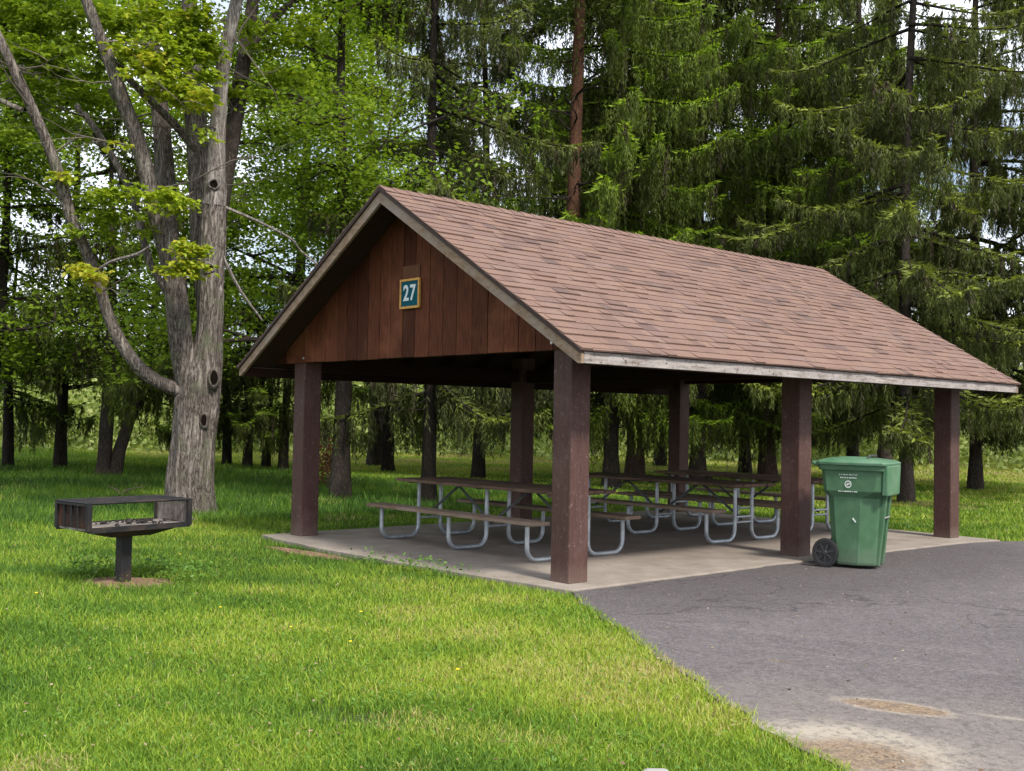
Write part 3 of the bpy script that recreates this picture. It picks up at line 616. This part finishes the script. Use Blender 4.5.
def broadleaf(seed, h=11.0, r0=.16, spread=3.2, clear=2.0, nleaf=26000, leafmat='leaf', barkmat='dark_bark', size=.10, tone0=0.0, name='leafy_tree', lean=(0, 0)):
    rr = random.Random(seed); g = np.random.default_rng(seed); root = empty(name); mb = MB(); tips = []
    def grow(p, d, L, r, depth):
        n_ = 6 if depth == 0 else 4; pts, d2 = curve_pts(p, d, L, n_, .05 if depth == 0 else .14, rr, .02 if depth < 2 else -.015)
        mb.tube(pts, [max(.004, r*(1-.5*i/n_)) for i in range(n_+1)], 10 if depth == 0 else (6 if depth == 1 else 4), cap=False, rough=.12 if depth < 2 else 0)
        if depth >= 2:
            for q in pts[1:]: tips.append((q, depth))
        if depth < 4:
            for i in range(rr.choice((3, 4)) if depth == 0 else rr.choice((2, 3, 3))):
                j = rr.randint(2, n_); az = rr.uniform(0, 6.28); tilt = rr.uniform(.5, 1.1); e = Vector((math.cos(az), math.sin(az), rr.uniform(-.15, .5)))
                grow(pts[j], d2*(1-tilt*.5)+e*tilt, L*rr.uniform(.55, .8)*(1 if depth else spread/ h*1.5), r*.5*rr.uniform(.8, 1.1), depth+1)
    # leader with side limbs
    pts, d = curve_pts((0, 0, -.1), (lean[0], lean[1], 1), h*.86, 12, .035, rr, .03)
    mb0 = MB(); mb0.tube(pts, [r0*(1.3 if i == 0 else 1)*(1-.85*i/12) for i in range(13)], 12, rough=.14); tr = mb0.build('trunk', MAT[barkmat], root)
    for i in range(1, 13):
        if pts[i].z < clear: continue
        fr = i/12
        for q in range(rr.choice((2, 3))):
            az = rr.uniform(0, 6.28); grow(pts[i], (math.cos(az), math.sin(az), rr.uniform(-.05, .55)), spread*rr.uniform(.35, .7)*(1.15-.7*fr), r0*.42*(1.1-fr*.7), 2 if rr.random() < .5 else 1)
    mb.build('limbs', MAT[barkmat], tr)
    P = np.array([tuple(t_[0]) for t_ in tips]); k = len(P); idx = g.integers(0, k, nleaf); rad = g.uniform(.20, .52, k)
    off = g.normal(size=(nleaf, 3))*rad[idx][:, None]; off[:, 2] *= .42
    c = P[idx]+off; ctone = g.normal(0, .10, k)
    dr = g.normal(size=(nleaf, 3)); dr[:, 2] = dr[:, 2]*.45-.35
    up = np.tile(np.array([0, 0, 1.0]), (nleaf, 1)); v, _ = leaves(c, dr, size*g.uniform(.6, 1.2, nleaf), size*g.uniform(.45, .85, nleaf), up)
    T = np.clip(tone0+.42+ctone[idx]+g.normal(0, .12, nleaf), 0, 1)
    np_mesh('crown', v, 4, T, MAT[leafmat], root)
    return root
def place(rt, u, v, s, rz, label, cat='tree', group=None, sz=None, name=None):
    p = gp(u, v); rt.location = (p[0], p[1], -.03); rt.rotation_euler.z = rz; rt.scale = (s, s, sz or s)
    if name: rt.name = name
    tag(rt, label, cat, group); return rt

SP = [spruce(21, 18, 2.4, 5.6, 1.5, r0=.21, barkmat='red_bark', hang=1.3), spruce(22, 18, 2.2, 5.0, 1.4, r0=.20, barkmat='spruce_bark', hang=1.35, tone0=.05),
      spruce(23, 18, 2.2, 4.6, 1.05, 'spruce_grey', r0=.15, gaps=.12, hang=.72, step=.85), spruce(24, 6, 1.9, 3.3, 1.0, r0=.15, barkmat='dark_bark', tone0=-.10),
      spruce(25, 17, 2.4, 4.0, 1.1, 'spruce_grey', r0=.15, gaps=.15, hang=1.0, tone0=-.12, barkmat='dark_bark')]
used = [False]*5
def sp(i, *a, **k):
    o = SP[i] if not used[i] else copy_tree(SP[i]); used[i] = True; return place(o, *a, **k)
GS = 'spruces behind the shelter'
sp(0, 634, 480, 1.05, .4, 'tall drooping spruce with reddish trunk seen between the front and middle side posts', group=GS)
sp(1, 611, 486, .9, 2.2, 'dark trunked drooping spruce just left of the reddish trunk behind the tables', group=GS)
sp(1, 697, 482, 1.0, 4.4, 'spruce whose trunk rises just right of the back corner post', group=GS)
sp(0, 768, 481, 1.05, 3.3, 'reddish trunked spruce seen just left of the middle side post', group=GS)
sp(4, 745, 472, 1.15, 5.5, 'thin dark trunked spruce farther back between the back corner post and middle side post', group=GS)
sp(2, 853, 478, 1.15, 1.0, 'open crowned spruce with thin trunk rising behind the green bin', group=GS)
sp(2, 906, 500, .92, 2.6, 'open layered spruce with grey trunk right of the green bin', group=GS)
sp(2, 975, 488, 1.05, 4.1, 'spruce with dark trunk standing on the lawn right of the last post', group=GS)
sp(2, 1075, 496, 1.0, .2, 'spruce at the right edge with boughs reaching into view', group=GS)
sp(4, 428, 502, .85, 1.2, 'spruce trunk standing in long grass behind the front table end', group=GS)
sp(4, 478, 477, 1.0, 3.0, 'slim spruce behind the front table, right of the long grass spruce', group=GS)
sp(3, 388, 470, 1.2, .3, 'dark spruce far back in the gap between the front posts', group=GS)
GR = 'spruces in the second row beyond the lawn'
sp(1, 885, 466, 1.2, .9, 'spruce in the second row above the green bin', group=GR)
sp(4, 660, 465, 1.25, 3.9, 'spruce in the second row just left of the back corner post', group=GR)
GL = 'dark conifers behind the maple'
sp(3, 8, 467, 1.0, .7, 'dark conifer at the left edge behind the lawn', group=GL)
sp(3, 227, 466, 1.0, 1.7, 'leftmost thin dark trunk right of the maple in the far row', group=GL)
sp(3, 247, 468, .95, 2.9, 'second dark trunk right of the maple in the far row', group=GL)
sp(3, 266, 468, .9, 4.0, 'third dark trunk right of the maple in the far row', group=GL)
sp(3, 283, 470, .95, 5.2, 'dark leaning trunk nearest the left front post in the far row', group=GL)
# twin trunk
tw = spruce(31, 9, 2.2, 3.2, .9, r0=.17, barkmat='spruce_bark', tone0=-.05)
m = MB(); m.tube([(.14, .18, -.1), (.20, .26, .6), (.34, .44, 1.4), (.52, .68, 2.4), (.62, .85, 4.5)], [.16, .135, .12, .10, .06], 12, rough=.15); m.build('trunk', MAT['spruce_bark'], tw)
place(tw, 104, 476, 1.0, 0, 'thick rough tree forking into twin trunks at the left of the maple')
# crooked bare trunk
BL = [broadleaf(41, 14, .17, 3.4, 2.8, 36000, barkmat='spruce_bark', tone0=.08), broadleaf(42, 13, .13, 4.2, 1.7, 40000, tone0=.14, size=.11), broadleaf(43, 15, .15, 4.2, 2.4, 44000, tone0=.18, size=.11)]
ub = [False]*3
def bl(i, *a, **k):
    o = BL[i] if not ub[i] else copy_tree(BL[i]); ub[i] = True; return place(o, *a, **k)
GB_ = 'broadleaf trees in the background'
bl(2, -15, 478, .9, 1.9, 'bright leafy tree just outside the left edge', group=GB_)
bl(0, 340, 499, .95, .5, 'leafy tree with slim crooked grey trunk right of the left front post', group=GB_)
bl(1, 60, 468, 1.15, 1.5, 'bright leafy tree behind the maple at far left', group=GB_)
bl(2, 184, 472, 1.1, 2.5, 'tall leafy tree directly behind the maple', group=GB_)
bl(2, 303, 474, 1.15, 3.7, 'tall pale leafy tree rising left of the gable peak', group=GB_)
bl(0, 375, 464, 1.3, 5.0, 'leafy tree rising just left of the roof ridge', group=GB_)
bl(1, -60, 480, 1.1, 5.7, 'leafy tree outside the left edge with branches in view', group=GB_)
# red trunked pine behind ridge
rr = random.Random(77); pn = empty('pine_tree'); m = MB(); m.tube([(0, 0, -.1), (.02, 0, 2), (-.03, .02, 5), (.03, .05, 9), (.12, .10, 15)], [.20, .17, .15, .12, .07], 12, rough=.12); ptk = m.build('trunk', MAT['orange_bark'], pn)
m = MB()
for i in range(26):
    az = rr.uniform(0, 6.28); zz = rr.uniform(4.5, 9.5); pts, _ = curve_pts((0, 0, zz), (math.cos(az), math.sin(az), .15), rr.uniform(.6, 2.2), 6, .22, rr, .02); m.tube(pts, [.028, .022, .018, .013, .009, .006, .004], 5, cap=False)
    p2, _ = curve_pts(pts[3], (math.cos(az+1), math.sin(az+1), -.1), rr.uniform(.4, 1.0), 4, .2, rr); m.tube(p2, [.010, .008, .006, .005, .003], 4, cap=False)
m.build('boughs', MAT['dark_bark'], ptk)
g = np.random.default_rng(5); c = g.normal(size=(16000, 3))*np.array([1.2, 1.2, 1.0])+np.array([0, 0, 11.7]); v, _ = leaves(c, g.normal(size=(16000, 3)), .14, .05, kite=False); np_mesh('crown', v, 3, g.uniform(.2, .6, 16000), MAT['spruce_leaf'], pn)
place(pn, 568, 489, 1.0, 0, 'pine with bare reddish brown upper trunk rising behind the roof')

# ---- the big maple
mt = tag(empty('maple_tree', (-8.05, .22, 0)), 'large old pale barked maple with several rising trunks left of the shelter', 'tree')
def mch(o): o.parent = mt; o.matrix_parent_inverse = Matrix.Translation(-Vector(mt.location)); return o
D0 = 15.86; PX = D0/F
def limb(pl, d0, d1, name='limb', mat='maple_bark', n=14, rough=.12, dens=3):
    # resample polyline smoothly
    P = np.array(pl, float); k = len(P); ti = np.linspace(0, k-1, (k-1)*dens+1); out = []; rad = []
    for t_ in ti:
        i = min(int(t_), k-2); f = t_-i; p0, p1, p2, p3 = P[max(i-1, 0)], P[i], P[i+1], P[min(i+2, k-1)]
        q = .5*((2*p1)+(-p0+p2)*f+(2*p0-5*p1+4*p2-p3)*f*f+(-p0+3*p1-3*p2+p3)*f**3); dd = d0+(d1-d0)*t_/(k-1)
        w3 = at(q[0], q[1], dd); out.append(Vector(w3)); rad.append(q[2]*.93*dd/F)
    m = MB(); m.tube(out, rad, n, rough=rough, rfreq=4); return mch(m.build(name, MAT[mat])), out
trunk_px = [(190, 528, 36), (190, 512, 30), (191, 495, 26.5), (192, 470, 24), (194, 440, 22.5), (197, 412, 22), (200, 388, 21), (206, 362, 17), (209, 335, 14), (210, 300, 13.5), (211, 270, 13), (213, 235, 12.5), (214, 200, 12.5), (215, 182, 12)]
tk, _ = limb(trunk_px, D0, D0, 'trunk', n=40, rough=.17, dens=4)
LIMBS = []
def lb_(pl, d0, d1, **k):
    o, pts = limb(pl, d0, d1, **k); LIMBS.append(pts); return o
lb_([(214, 205, 13), (216, 180, 10.5), (218, 130, 8.5), (222, 80, 7.5), (229, 35, 7), (240, -15, 6), (252, -80, 5)], D0, D0-.1, mat='pale_bark')
lb_([(198, 405, 14), (188, 375, 13), (181, 340, 12), (176, 300, 12), (170, 265, 10), (160, 230, 9), (150, 190, 8), (141, 150, 8.2), (128, 112, 7.5), (113, 70, 7), (97, 28, 6), (80, -15, 5), (60, -60, 4)], D0, D0-.9)
lb_([(178, 320, 10), (178, 290, 10), (175, 260, 10), (168, 225, 10), (165, 180, 11), (162, 130, 9.5), (156, 75, 8.5), (147, 20, 7.5), (136, -30, 6)], D0+.3, D0+1.4)
lb_([(208, 345, 9), (205, 300, 10), (201, 250, 11), (199, 200, 11), (198, 160, 11), (195, 100, 10.5), (191, 40, 9), (188, -20, 8), (180, -90, 6)], D0+.4, D0+1.1)
lb_([(216, 230, 9), (226, 170, 9), (236, 115, 8.5), (243, 65, 8), (251, 15, 7), (256, -40, 6)], D0+.5, D0+2.0, mat='spruce_bark')
lb_([(196, 394, 9), (176, 389, 7.8), (150, 377, 7), (127, 352, 6.6), (109, 318, 6.2), (98, 283, 6), (85, 248, 5.8), (70, 215, 6), (60, 178, 6.2), (46, 140, 5.6), (27, 97, 5.4), (11, 62, 5), (-8, 20, 4), (-25, -30, 3)], D0, D0-1.3)
lb_([(180, 312, 4), (150, 262, 4), (133, 200, 3.6), (108, 148, 3.5), (75, 104, 3.2), (42, 80, 2.8), (12, 60, 2)], D0+.4, D0+1.8, n=8)
lb_([(172, 250, 4), (150, 190, 3.3), (130, 130, 3.5), (110, 90, 3)], D0-.3, D0+.6, n=8)
lb_([(197, 150, 5), (175, 125, 4.6), (150, 100, 4.2), (122, 72, 3.8), (100, 50, 3)], D0+.4, D0-.4, n=8)
lb_([(22, 110, 3), (0, 100, 3), (-40, 80, 3)], D0-1.2, D0-1.2, n=8)
lb_([(92, 275, 1.5), (110, 262, 1.8), (138, 254, 2.2), (150, 246, 1.2)], D0-1, D0-1.4, n=6, mat='pale_bark')
lb_([(222, 206, 1.8), (255, 220, 1.5), (290, 238, 1.3), (300, 250, 1.2), (318, 265, 1.0), (340, 285, .6)], D0, D0+.8, n=6, mat='pale_bark')
lb_([(243, 62, 5), (262, 30, 4.2), (285, 8, 3.6), (310, -10, 3)], D0+1.4, D0+2.2, n=8, mat='spruce_bark')
lb_([(222, 255, 2), (240, 290, 1.5), (262, 320, 1.0)], D0, D0+.3, n=5, mat='pale_bark')
rrt = random.Random(90)
m = MB()
for pts in LIMBS[:7]:
    for q in range(9):
        i = rrt.randint(len(pts)//3, len(pts)-1); az = rrt.uniform(0, 6.28)
        p_, _ = curve_pts(pts[i], (math.cos(az), math.sin(az), rrt.uniform(-.2, .5)), rrt.uniform(.6, 2.2), 7, .18, rrt, .0); m.tube(p_, [.018, .015, .012, .010, .008, .006, .004, .002], 4, cap=False)
        for z_ in range(3):
            p2, _ = curve_pts(p_[rrt.randint(2, 6)], (math.cos(az+rrt.uniform(-1.2, 1.2)), math.sin(az+rrt.uniform(-1.2, 1.2)), rrt.uniform(-.3, .4)), rrt.uniform(.3, .8), 4, .2, rrt); m.tube(p2, [.007, .006, .004, .003, .002], 3, cap=False)
mch(m.build('twigs', MAT['twig']))
# knot holes; the last is a crotch shadow put in as a dark hole
for (u, v, r_, dd) in ((214, 184, 5.2, -.19), (209, 268, 5.0, -.20), (214, 378, 4.6, -.24), (204, 421, 3.6, -.27), (181, 404, 4.2, -.20)):
    c0 = Vector(at(u, v, D0+dd)); ax = (Vector(CP)-c0); ax.z *= .1; ax.normalize(); rw = r_*PX; m = MB()
    tall = 1.0 if v < 300 else 1.9
    m.lathe((0, 0, 0), ax, [(rw*1.5, -.12), (rw*1.25, -.025), (rw*1.0, .004), (rw*.85, .006), (rw*.7, -.01), (rw*.6, -.05)], 16); m.v = [tuple(Vector(q)*(1+.35*noise.noise(Vector(q)*14+Vector((v, 0, 0))))) for q in m.v]; o = mch(m.build('knot_and_crotch_shade', MAT['pale_bark' if v < 300 else 'maple_bark']))
    o.location = c0; o.scale = (1, 1, tall); m = MB(); m.lathe((0, 0, 0), ax, [(.001, .006), (rw*.70, .004)], 14); h_ = m.build('shade_disc', MAT['shade_disc'], o)
# leaf sprays: (u, v, half width px, half height px, depth, n)
SPR = []
rs = random.Random(15)
def spray(u, v, ru, rv, dd, n_, tone=.55): SPR.append((u, v, ru, rv, dd, n_, tone))
for a in ((150, 60, 22, 8, 15.2, 260, .75), (168, 78, 22, 9, 15.1, 300, .8), (185, 95, 16, 8, 15.2, 220, .8), (148, 62, 16, 7, 15.0, 160, .85), (176, 30, 26, 12, 15.3, 320, .6), (200, 20, 16, 14, 15.4, 240, .6),
          (150, 15, 20, 10, 15.5, 260, .6), (210, 48, 10, 8, 15.3, 120, .6), (185, 55, 20, 10, 15.3, 260, .65), (188, 100, 12, 8, 15.0, 140, .8), (205, 75, 8, 8, 15.2, 80, .6),
          (120, 195, 22, 6, 15.0, 160, .55), (162, 200, 14, 7, 15.0, 150, .65), (183, 203, 9, 6, 15.0, 90, .65), (110, 215, 22, 6, 15.2, 150, .45), (95, 235, 24, 7, 15.2, 150, .4), (190, 258, 12, 8, 14.9, 160, .75), (180, 268, 10, 5, 14.9, 90, .8), (200, 250, 7, 5, 14.9, 70, .7),
          (78, 268, 9, 6, 14.8, 80, .95), (92, 275, 8, 4, 14.8, 60, 1.0), (65, 175, 8, 5, 14.9, 40, .8), (208, 135, 5, 4, 15.1, 30, .6), (118, 145, 4, 3, 15, 12, .9),
          (110, 22, 24, 10, 15.6, 260, .45), (70, 18, 30, 12, 15.6, 320, .4), (25, 20, 30, 14, 15.4, 340, .35), (15, 50, 26, 10, 15.2, 260, .3), (50, 55, 26, 9, 15.4, 240, .35), (90, 60, 20, 9, 15.6, 180, .4),
          (35, 90, 26, 9, 15.6, 220, .35), (80, 100, 20, 8, 15.9, 140, .4), (10, 130, 20, 8, 15.0, 120, .35), (50, 125, 24, 7, 16.2, 160, .35), (60, 75, 20, 6, 15.8, 140, .3),
          (262, 40, 16, 12, 17, 150, .5), (285, 70, 20, 10, 17, 200, .55), (265, 100, 14, 8, 17.2, 120, .5), (300, 25, 20, 12, 17, 200, .5), (235, 90, 8, 6, 16.8, 60, .6), (240, 20, 8, 10, 16.4, 80, .5)): spray(*a)
for i in range(30):   # crown above the frame
    spray(rs.uniform(-120, 380), rs.uniform(-330, -10), rs.uniform(22, 45), rs.uniform(9, 16), rs.uniform(14.0, 18.6), 230, rs.uniform(.4, .7))
V = []; T = []; g = np.random.default_rng(9)
for (u, v, ru, rv, dd, n_, tn) in SPR:
    c0 = at(u, v, dd); s_ = dd/F; n_ = int(n_*1.3); k = max(3, n_//22)
    cl_ = g.normal(size=(k, 3))*np.array([ru*s_*.62, ru*s_*.62, rv*s_*.75]); idx = g.integers(0, k, n_)
    c = c0+cl_[idx]+g.normal(size=(n_, 3))*np.array([.10, .10, .035])
    dr = g.normal(size=(n_, 3)); dr[:, 2] = dr[:, 2]*.35-.55
    # three-lobed leaf: central kite and two side lobes
    up = np.tile(np.array([0, 0, 1.]), (n_, 1)); Ls = .07+.05*g.random(n_); sd = norm(np.cross(norm(dr), up)); tt = np.clip(tn-.05+g.normal(0, .13, n_), 0, 1)
    v1, _ = leaves(c, dr, Ls, Ls*.62, up); V.append(v1); T.append(tt)
    for q in (-1, 1):
        v1, _ = leaves(c, norm(dr)*.75+sd*q*.8, Ls*.72, Ls*.42, up); V.append(v1); T.append(tt)
mch(np_mesh('crown', np.concatenate(V), 4, np.concatenate(T), MAT['maple_leaf']))

# ---- far wood, reads as one mass
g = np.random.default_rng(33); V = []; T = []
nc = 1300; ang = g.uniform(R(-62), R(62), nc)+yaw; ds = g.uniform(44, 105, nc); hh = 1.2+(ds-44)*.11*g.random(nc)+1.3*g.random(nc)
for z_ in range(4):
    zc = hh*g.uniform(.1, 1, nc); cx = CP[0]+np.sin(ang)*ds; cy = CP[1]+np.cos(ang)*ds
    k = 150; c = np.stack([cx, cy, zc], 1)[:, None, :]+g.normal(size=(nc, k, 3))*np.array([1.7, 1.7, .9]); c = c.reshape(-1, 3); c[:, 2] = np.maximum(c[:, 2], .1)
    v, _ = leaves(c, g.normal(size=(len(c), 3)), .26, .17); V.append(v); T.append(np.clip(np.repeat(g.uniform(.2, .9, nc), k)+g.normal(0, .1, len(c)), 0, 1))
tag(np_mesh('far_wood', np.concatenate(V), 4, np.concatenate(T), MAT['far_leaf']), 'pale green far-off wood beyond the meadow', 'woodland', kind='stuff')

# ---------------------------------------------------------------- grass
def inside(poly, x, y):
    poly = np.array(poly); res = np.zeros(len(x), bool); j = len(poly)-1
    for i in range(len(poly)):
        xi, yi = poly[i]; xj, yj = poly[j]; c_ = ((yi > y) != (yj > y)) & (x < (xj-xi)*(y-yi)/(yj-yi+1e-12)+xi); res ^= c_; j = i
    return res
g = np.random.default_rng(101)
def field(x, y, f, s):    # cheap smooth noise
    r_ = np.random.default_rng(s); o = np.zeros_like(x)
    for k in range(7):
        a = r_.uniform(0, 6.28); fr = f*r_.uniform(.6, 1.7); o += np.sin(x*math.cos(a)*fr+y*math.sin(a)*fr+r_.uniform(0, 6.28))
    return o/3.7
N = 1250000; lo, hi = 3.2, 75.0
d = lo*(hi/lo)**(g.random(N)**1.12); an = yaw+g.uniform(R(-42), R(40), N)
x = CP[0]+np.sin(an)*d; y = CP[1]+np.cos(an)*d
jx = field(x, y, 9, 1)*.05+g.normal(0, .02, N)
keep = ~inside(ASPH, x+jx-.035, y-jx*.5-.03) & ~inside([(p[0], p[1]) for p in SLAB], x+jx, y+jx)
for (cx, cy, rx, ry, rz) in SOILS[:2]:
    q = ((x-cx)*math.cos(rz)+(y-cy)*math.sin(rz))/rx; q2 = (-(x-cx)*math.sin(rz)+(y-cy)*math.cos(rz))/ry; keep &= ~((q*q+q2*q2 < .8) & (g.random(N) < .93))
for (cx, cy, rx) in ((-8.05, .25, .42), (-17.7, 2.7, .7)): keep &= ((x-cx)**2+(y-cy)**2 > rx*rx)
bare = field(x, y, 2.6, 5)+field(x, y, 7, 6)*.6; nearbare = (x > 2.2) & (y < -2.6) & (d < 6.5)
keep &= ~((bare > 1.15) & (g.random(N) < np.where(nearbare, .8, .35)))
x, y, d = x[keep], y[keep], d[keep]; N = len(x)
wild = 1/(1+np.exp(-((-6.9+.10*(y)-x)+.35*field(x, y, 1.4, 2))*5)); wild = np.where(y > 9.3, np.maximum(wild, .25), wild); wild = np.where((y > 7.4) & (x > -5), .15, wild)
wild = wild/(1+np.exp(-(8.2-y)*1.6)); tall = field(x, y, 1.9, 3)
h = (.026+.024*g.random(N)+.012*np.clip(tall, 0, 2))*(1+1.9*wild)*(1+d*.008); h *= np.where(g.random(N) < .04, 1.6, 1)
wdt = (.0020+.0018*g.random(N))+d*.00038*(1+.5*(d > 15))
lean = g.normal(size=(N, 2))*.42; az = g.uniform(0, 6.28, N); sd = np.stack([np.cos(az), np.sin(az), np.zeros(N)], 1)
b = np.stack([x, y, np.full(N, -.045)], 1); mid = b+np.stack([lean[:, 0]*.35, lean[:, 1]*.35, np.full(N, .6)], 1)*h[:, None]; tip = b+np.stack([lean[:, 0]*1.1, lean[:, 1]*1.1, np.full(N, 1.0)], 1)*h[:, None]
yel = np.exp(-(((x-2.9)/1.7)**2+((y+2.3)/1.5)**2))+.75*np.exp(-(((x-.6)/2.0)**2+((y+1.5)/.9)**2))
tone = .46+.32*yel+.14*field(x, y, 1.2, 8)+.11*field(x, y, 5, 9)+g.normal(0, .12, N)-.20*wild+np.where(g.random(N) < .05, .32, 0); tone = np.where(y > 7.4, tone+.12, tone)+.25*np.clip((d-26)/10, 0, 1)  # sunlight painted in: blades behind the shelter and far off get a brighter tone
thatch = field(x, y, 3.1, 21)+.7*field(x, y, 8.3, 22); tone = np.where((thatch > 1.15) & (g.random(N) < .30), g.uniform(.86, 1, N), tone)
tone = np.clip(tone, 0, 1); wv = wdt[:, None]
near = d < 9
V = np.stack([b-sd*wv*.5, b+sd*wv*.5, mid+sd*wv*.42, mid-sd*wv*.42], 1)[near].reshape(-1, 3)
Vt = np.concatenate([np.stack([mid-sd*wv*.42, mid+sd*wv*.42, tip], 1)[near], np.stack([b-sd*wv*.6, b+sd*wv*.6, tip], 1)[~near]]).reshape(-1, 3)
# single mesh from quads + tris
nq, ntv = len(V)//4, len(Vt)//3; co = np.concatenate([V, Vt]).astype(np.float32)
me = bpy.data.meshes.new('grass'); me.vertices.add(len(co)); me.vertices.foreach_set('co', co.ravel()); me.loops.add(len(co)); me.loops.foreach_set('vertex_index', np.arange(len(co), dtype=np.int32))
me.polygons.add(nq+ntv); me.polygons.foreach_set('loop_start', np.concatenate([np.arange(nq)*4, nq*4+np.arange(ntv)*3]).astype(np.int32))
a = me.attributes.new('tone', 'FLOAT', 'FACE'); a.data.foreach_set('value', np.concatenate([tone[near], tone[near], tone[~near]]).astype(np.float32)); me.update(calc_edges=True)
tag(link_mesh(me, 'grass', MAT['grass'], None), 'green lawn grass growing longer under the trees', 'grass', kind='stuff')
# clover and broad weeds among the grass
V = []; T = []
for i in range(520):
    dd = 4.4*(14/4.4)**g.random(); aa = yaw+g.uniform(R(-30), R(22)); cx, cy = CP[0]+math.sin(aa)*dd, CP[1]+math.cos(aa)*dd
    if i < 22: cx, cy = -2.33+g.normal()*.32+.1, -2.55+g.normal()*.14
    elif i < 44: cx, cy = -2.9+g.normal()*.15, -3.1+g.normal()*.15
    elif i < 68: cx, cy = -1.4+g.normal()*.4, -.62+g.normal()*.05
    X = np.array([cx]); Y = np.array([cy])
    if any(inside(Q, X+a_, Y+b_)[0] for Q in (ASPH, SLAB) for a_ in (-.13, .13) for b_ in (-.13, .13)): continue
    n_ = int(g.integers(8, 22)); s_ = .10 if i >= 68 else .07
    c = np.stack([cx+g.normal(0, s_, n_), cy+g.normal(0, s_, n_), -.02+g.uniform(.0, .055 if i >= 68 else .14, n_)], 1); dr = g.normal(size=(n_, 3)); dr[:, 2] = g.uniform(-.1, .6, n_)
    v, _ = leaves(c, dr, .016+.014*g.random(n_) if i >= 68 else .045, .012 if i >= 68 else .024, np.tile(np.array([0, 0, 1.]), (n_, 1))); V.append(v); T.append(g.uniform(0, 1, n_))
tag(np_mesh('clover', np.concatenate(V), 4, np.concatenate(T), MAT['weed']), 'low clover and broad leaved weeds scattered in the lawn', 'ground cover', kind='stuff')
# crumbs of grit and litter on the asphalt
m = MB(); rr = random.Random(12)
for i in range(420):
    x = rr.uniform(.6, 6.5); y = rr.uniform(-2.9, 7); s_ = rr.uniform(.003, .010)
    if not inside(ASPH, np.array([x]), np.array([y]))[0]: continue
    m.box((x, y, -.017+s_*.3), (s_*1.6, s_, s_*.7), Matrix.Rotation(rr.uniform(0, 3), 3, 'Z'), rr.random())
t = NT('grit_and_litter'); MAT['grit'] = t.done(t.ramp(t.attr(), [(0, (.06, .04, .03)), (.5, (.2, .15, .1)), (1, (.4, .36, .3))]), .9)
tag(m.build('grit', MAT['grit']), 'crumbs of grit and dry litter scattered over the asphalt', 'litter', kind='stuff')
# dry leaves and bits blown over lawn, slab and asphalt
n_ = 900; dd = 4.3*(16/4.3)**g.random(n_); aa = yaw+g.uniform(R(-30), R(28), n_); c = np.stack([CP[0]+np.sin(aa)*dd, CP[1]+np.cos(aa)*dd, np.full(n_, .004)], 1); dr = g.normal(size=(n_, 3)); dr[:, 2] *= .15
on = inside(ASPH, c[:, 0], c[:, 1]); c[on, 2] = -.012; lw = ~on & ~inside(SLAB, c[:, 0], c[:, 1]); c[lw, 2] = g.uniform(-.02, .012, lw.sum()); kp = lw | (g.random(n_) < .35); c, dr = c[kp], dr[kp]; n_ = len(c)
v, _ = leaves(c, dr, g.uniform(.012, .035, n_), g.uniform(.006, .018, n_), np.tile(np.array([0, 0, 1.]), (n_, 1))); v[:, 2] = np.maximum(v[:, 2], -.016)
MAT['dry_leaf'] = foliage('dry_leaves', [(0, (.10, .06, .03)), (.6, (.24, .16, .09)), (1, (.42, .34, .22))], .15)
tag(np_mesh('dry_leaves', v, 4, g.random(n_), MAT['dry_leaf']), 'small dry leaves and bits scattered over lawn and paving', 'litter', kind='stuff')
# dandelions
dn = empty('dandelion'); m = MB(); m.tube([(0, 0, -.04), (.004, 0, .05)], .0018, 5); m.build('stem', MAT['weed'], dn)
m = MB(); m.lathe((.004, 0, .05), (0, 0, 1), [(.001, .012), (.013, .010), (.018, .003), (.012, -.002), (.002, -.003)], 12); m.build('flower_head', MAT['yellow'], dn)
first = True
for (u, v) in ((220, 611), (291, 631), (361, 616), (457, 675), (36, 597), (180, 557), (196, 522), (350, 646)):
    p = gp(u, v); o = dn if first else copy_tree(dn); first = False; o.location = (p[0], p[1], 0); o.rotation_euler.z = random.uniform(0, 6); o.scale = (random.uniform(.5, .75),)*3
    tag(o, 'small yellow dandelion flower dotted in the lawn', 'flower', 'dandelions in the lawn')
# pale stone at the lower edge, fallen bough, russet shrub
p = gp(657, 781); m = MB(); m.box((0, 0, .0), (.11, .10, .10)); o = m.build('stone_marker', MAT['stone'], None, bevel=.02); o.location = (p[0], p[1], -.01); o.rotation_euler.z = .9; tag(o, 'pale stone block set in the grass at the lower edge', 'stone')
p = gp(120, 496); m = MB(); rr = random.Random(2)
for k in range(6):
    a = rr.uniform(0, 3.1); pts, _ = curve_pts((0, 0, .02), (math.cos(a), math.sin(a), .35), rr.uniform(.3, .7), 5, .2, rr); m.tube(pts, [.03, .025, .02, .014, .01, .006], 6)
o = m.build('fallen_bough', MAT['bough']); o.location = (p[0], p[1], 0); o.scale = (.7, .7, .7); tag(o, 'small pile of fallen dead branches in the long grass behind the grill', 'branch')
p = gp(327, 487); n_ = 500; c = g.normal(size=(n_, 3))*np.array([.16, .16, .28])+np.array([0, 0, .55]); v, _ = leaves(c, g.normal(size=(n_, 3)), .09, .05); sh = empty('shrub', (p[0], p[1], 0))
np_mesh('foliage', v, 4, g.random(n_), MAT['red_leaf'], sh); m = MB()
for k in range(5): pts, _ = curve_pts((0, 0, -.03), (rr.uniform(-.3, .3), rr.uniform(-.3, .3), 1), .7, 4, .1, rr); m.tube(pts, .006, 4)
m.build('stem', MAT['bough'], sh); tag(sh, 'small russet leaved shrub beside the crooked grey trunk', 'shrub')
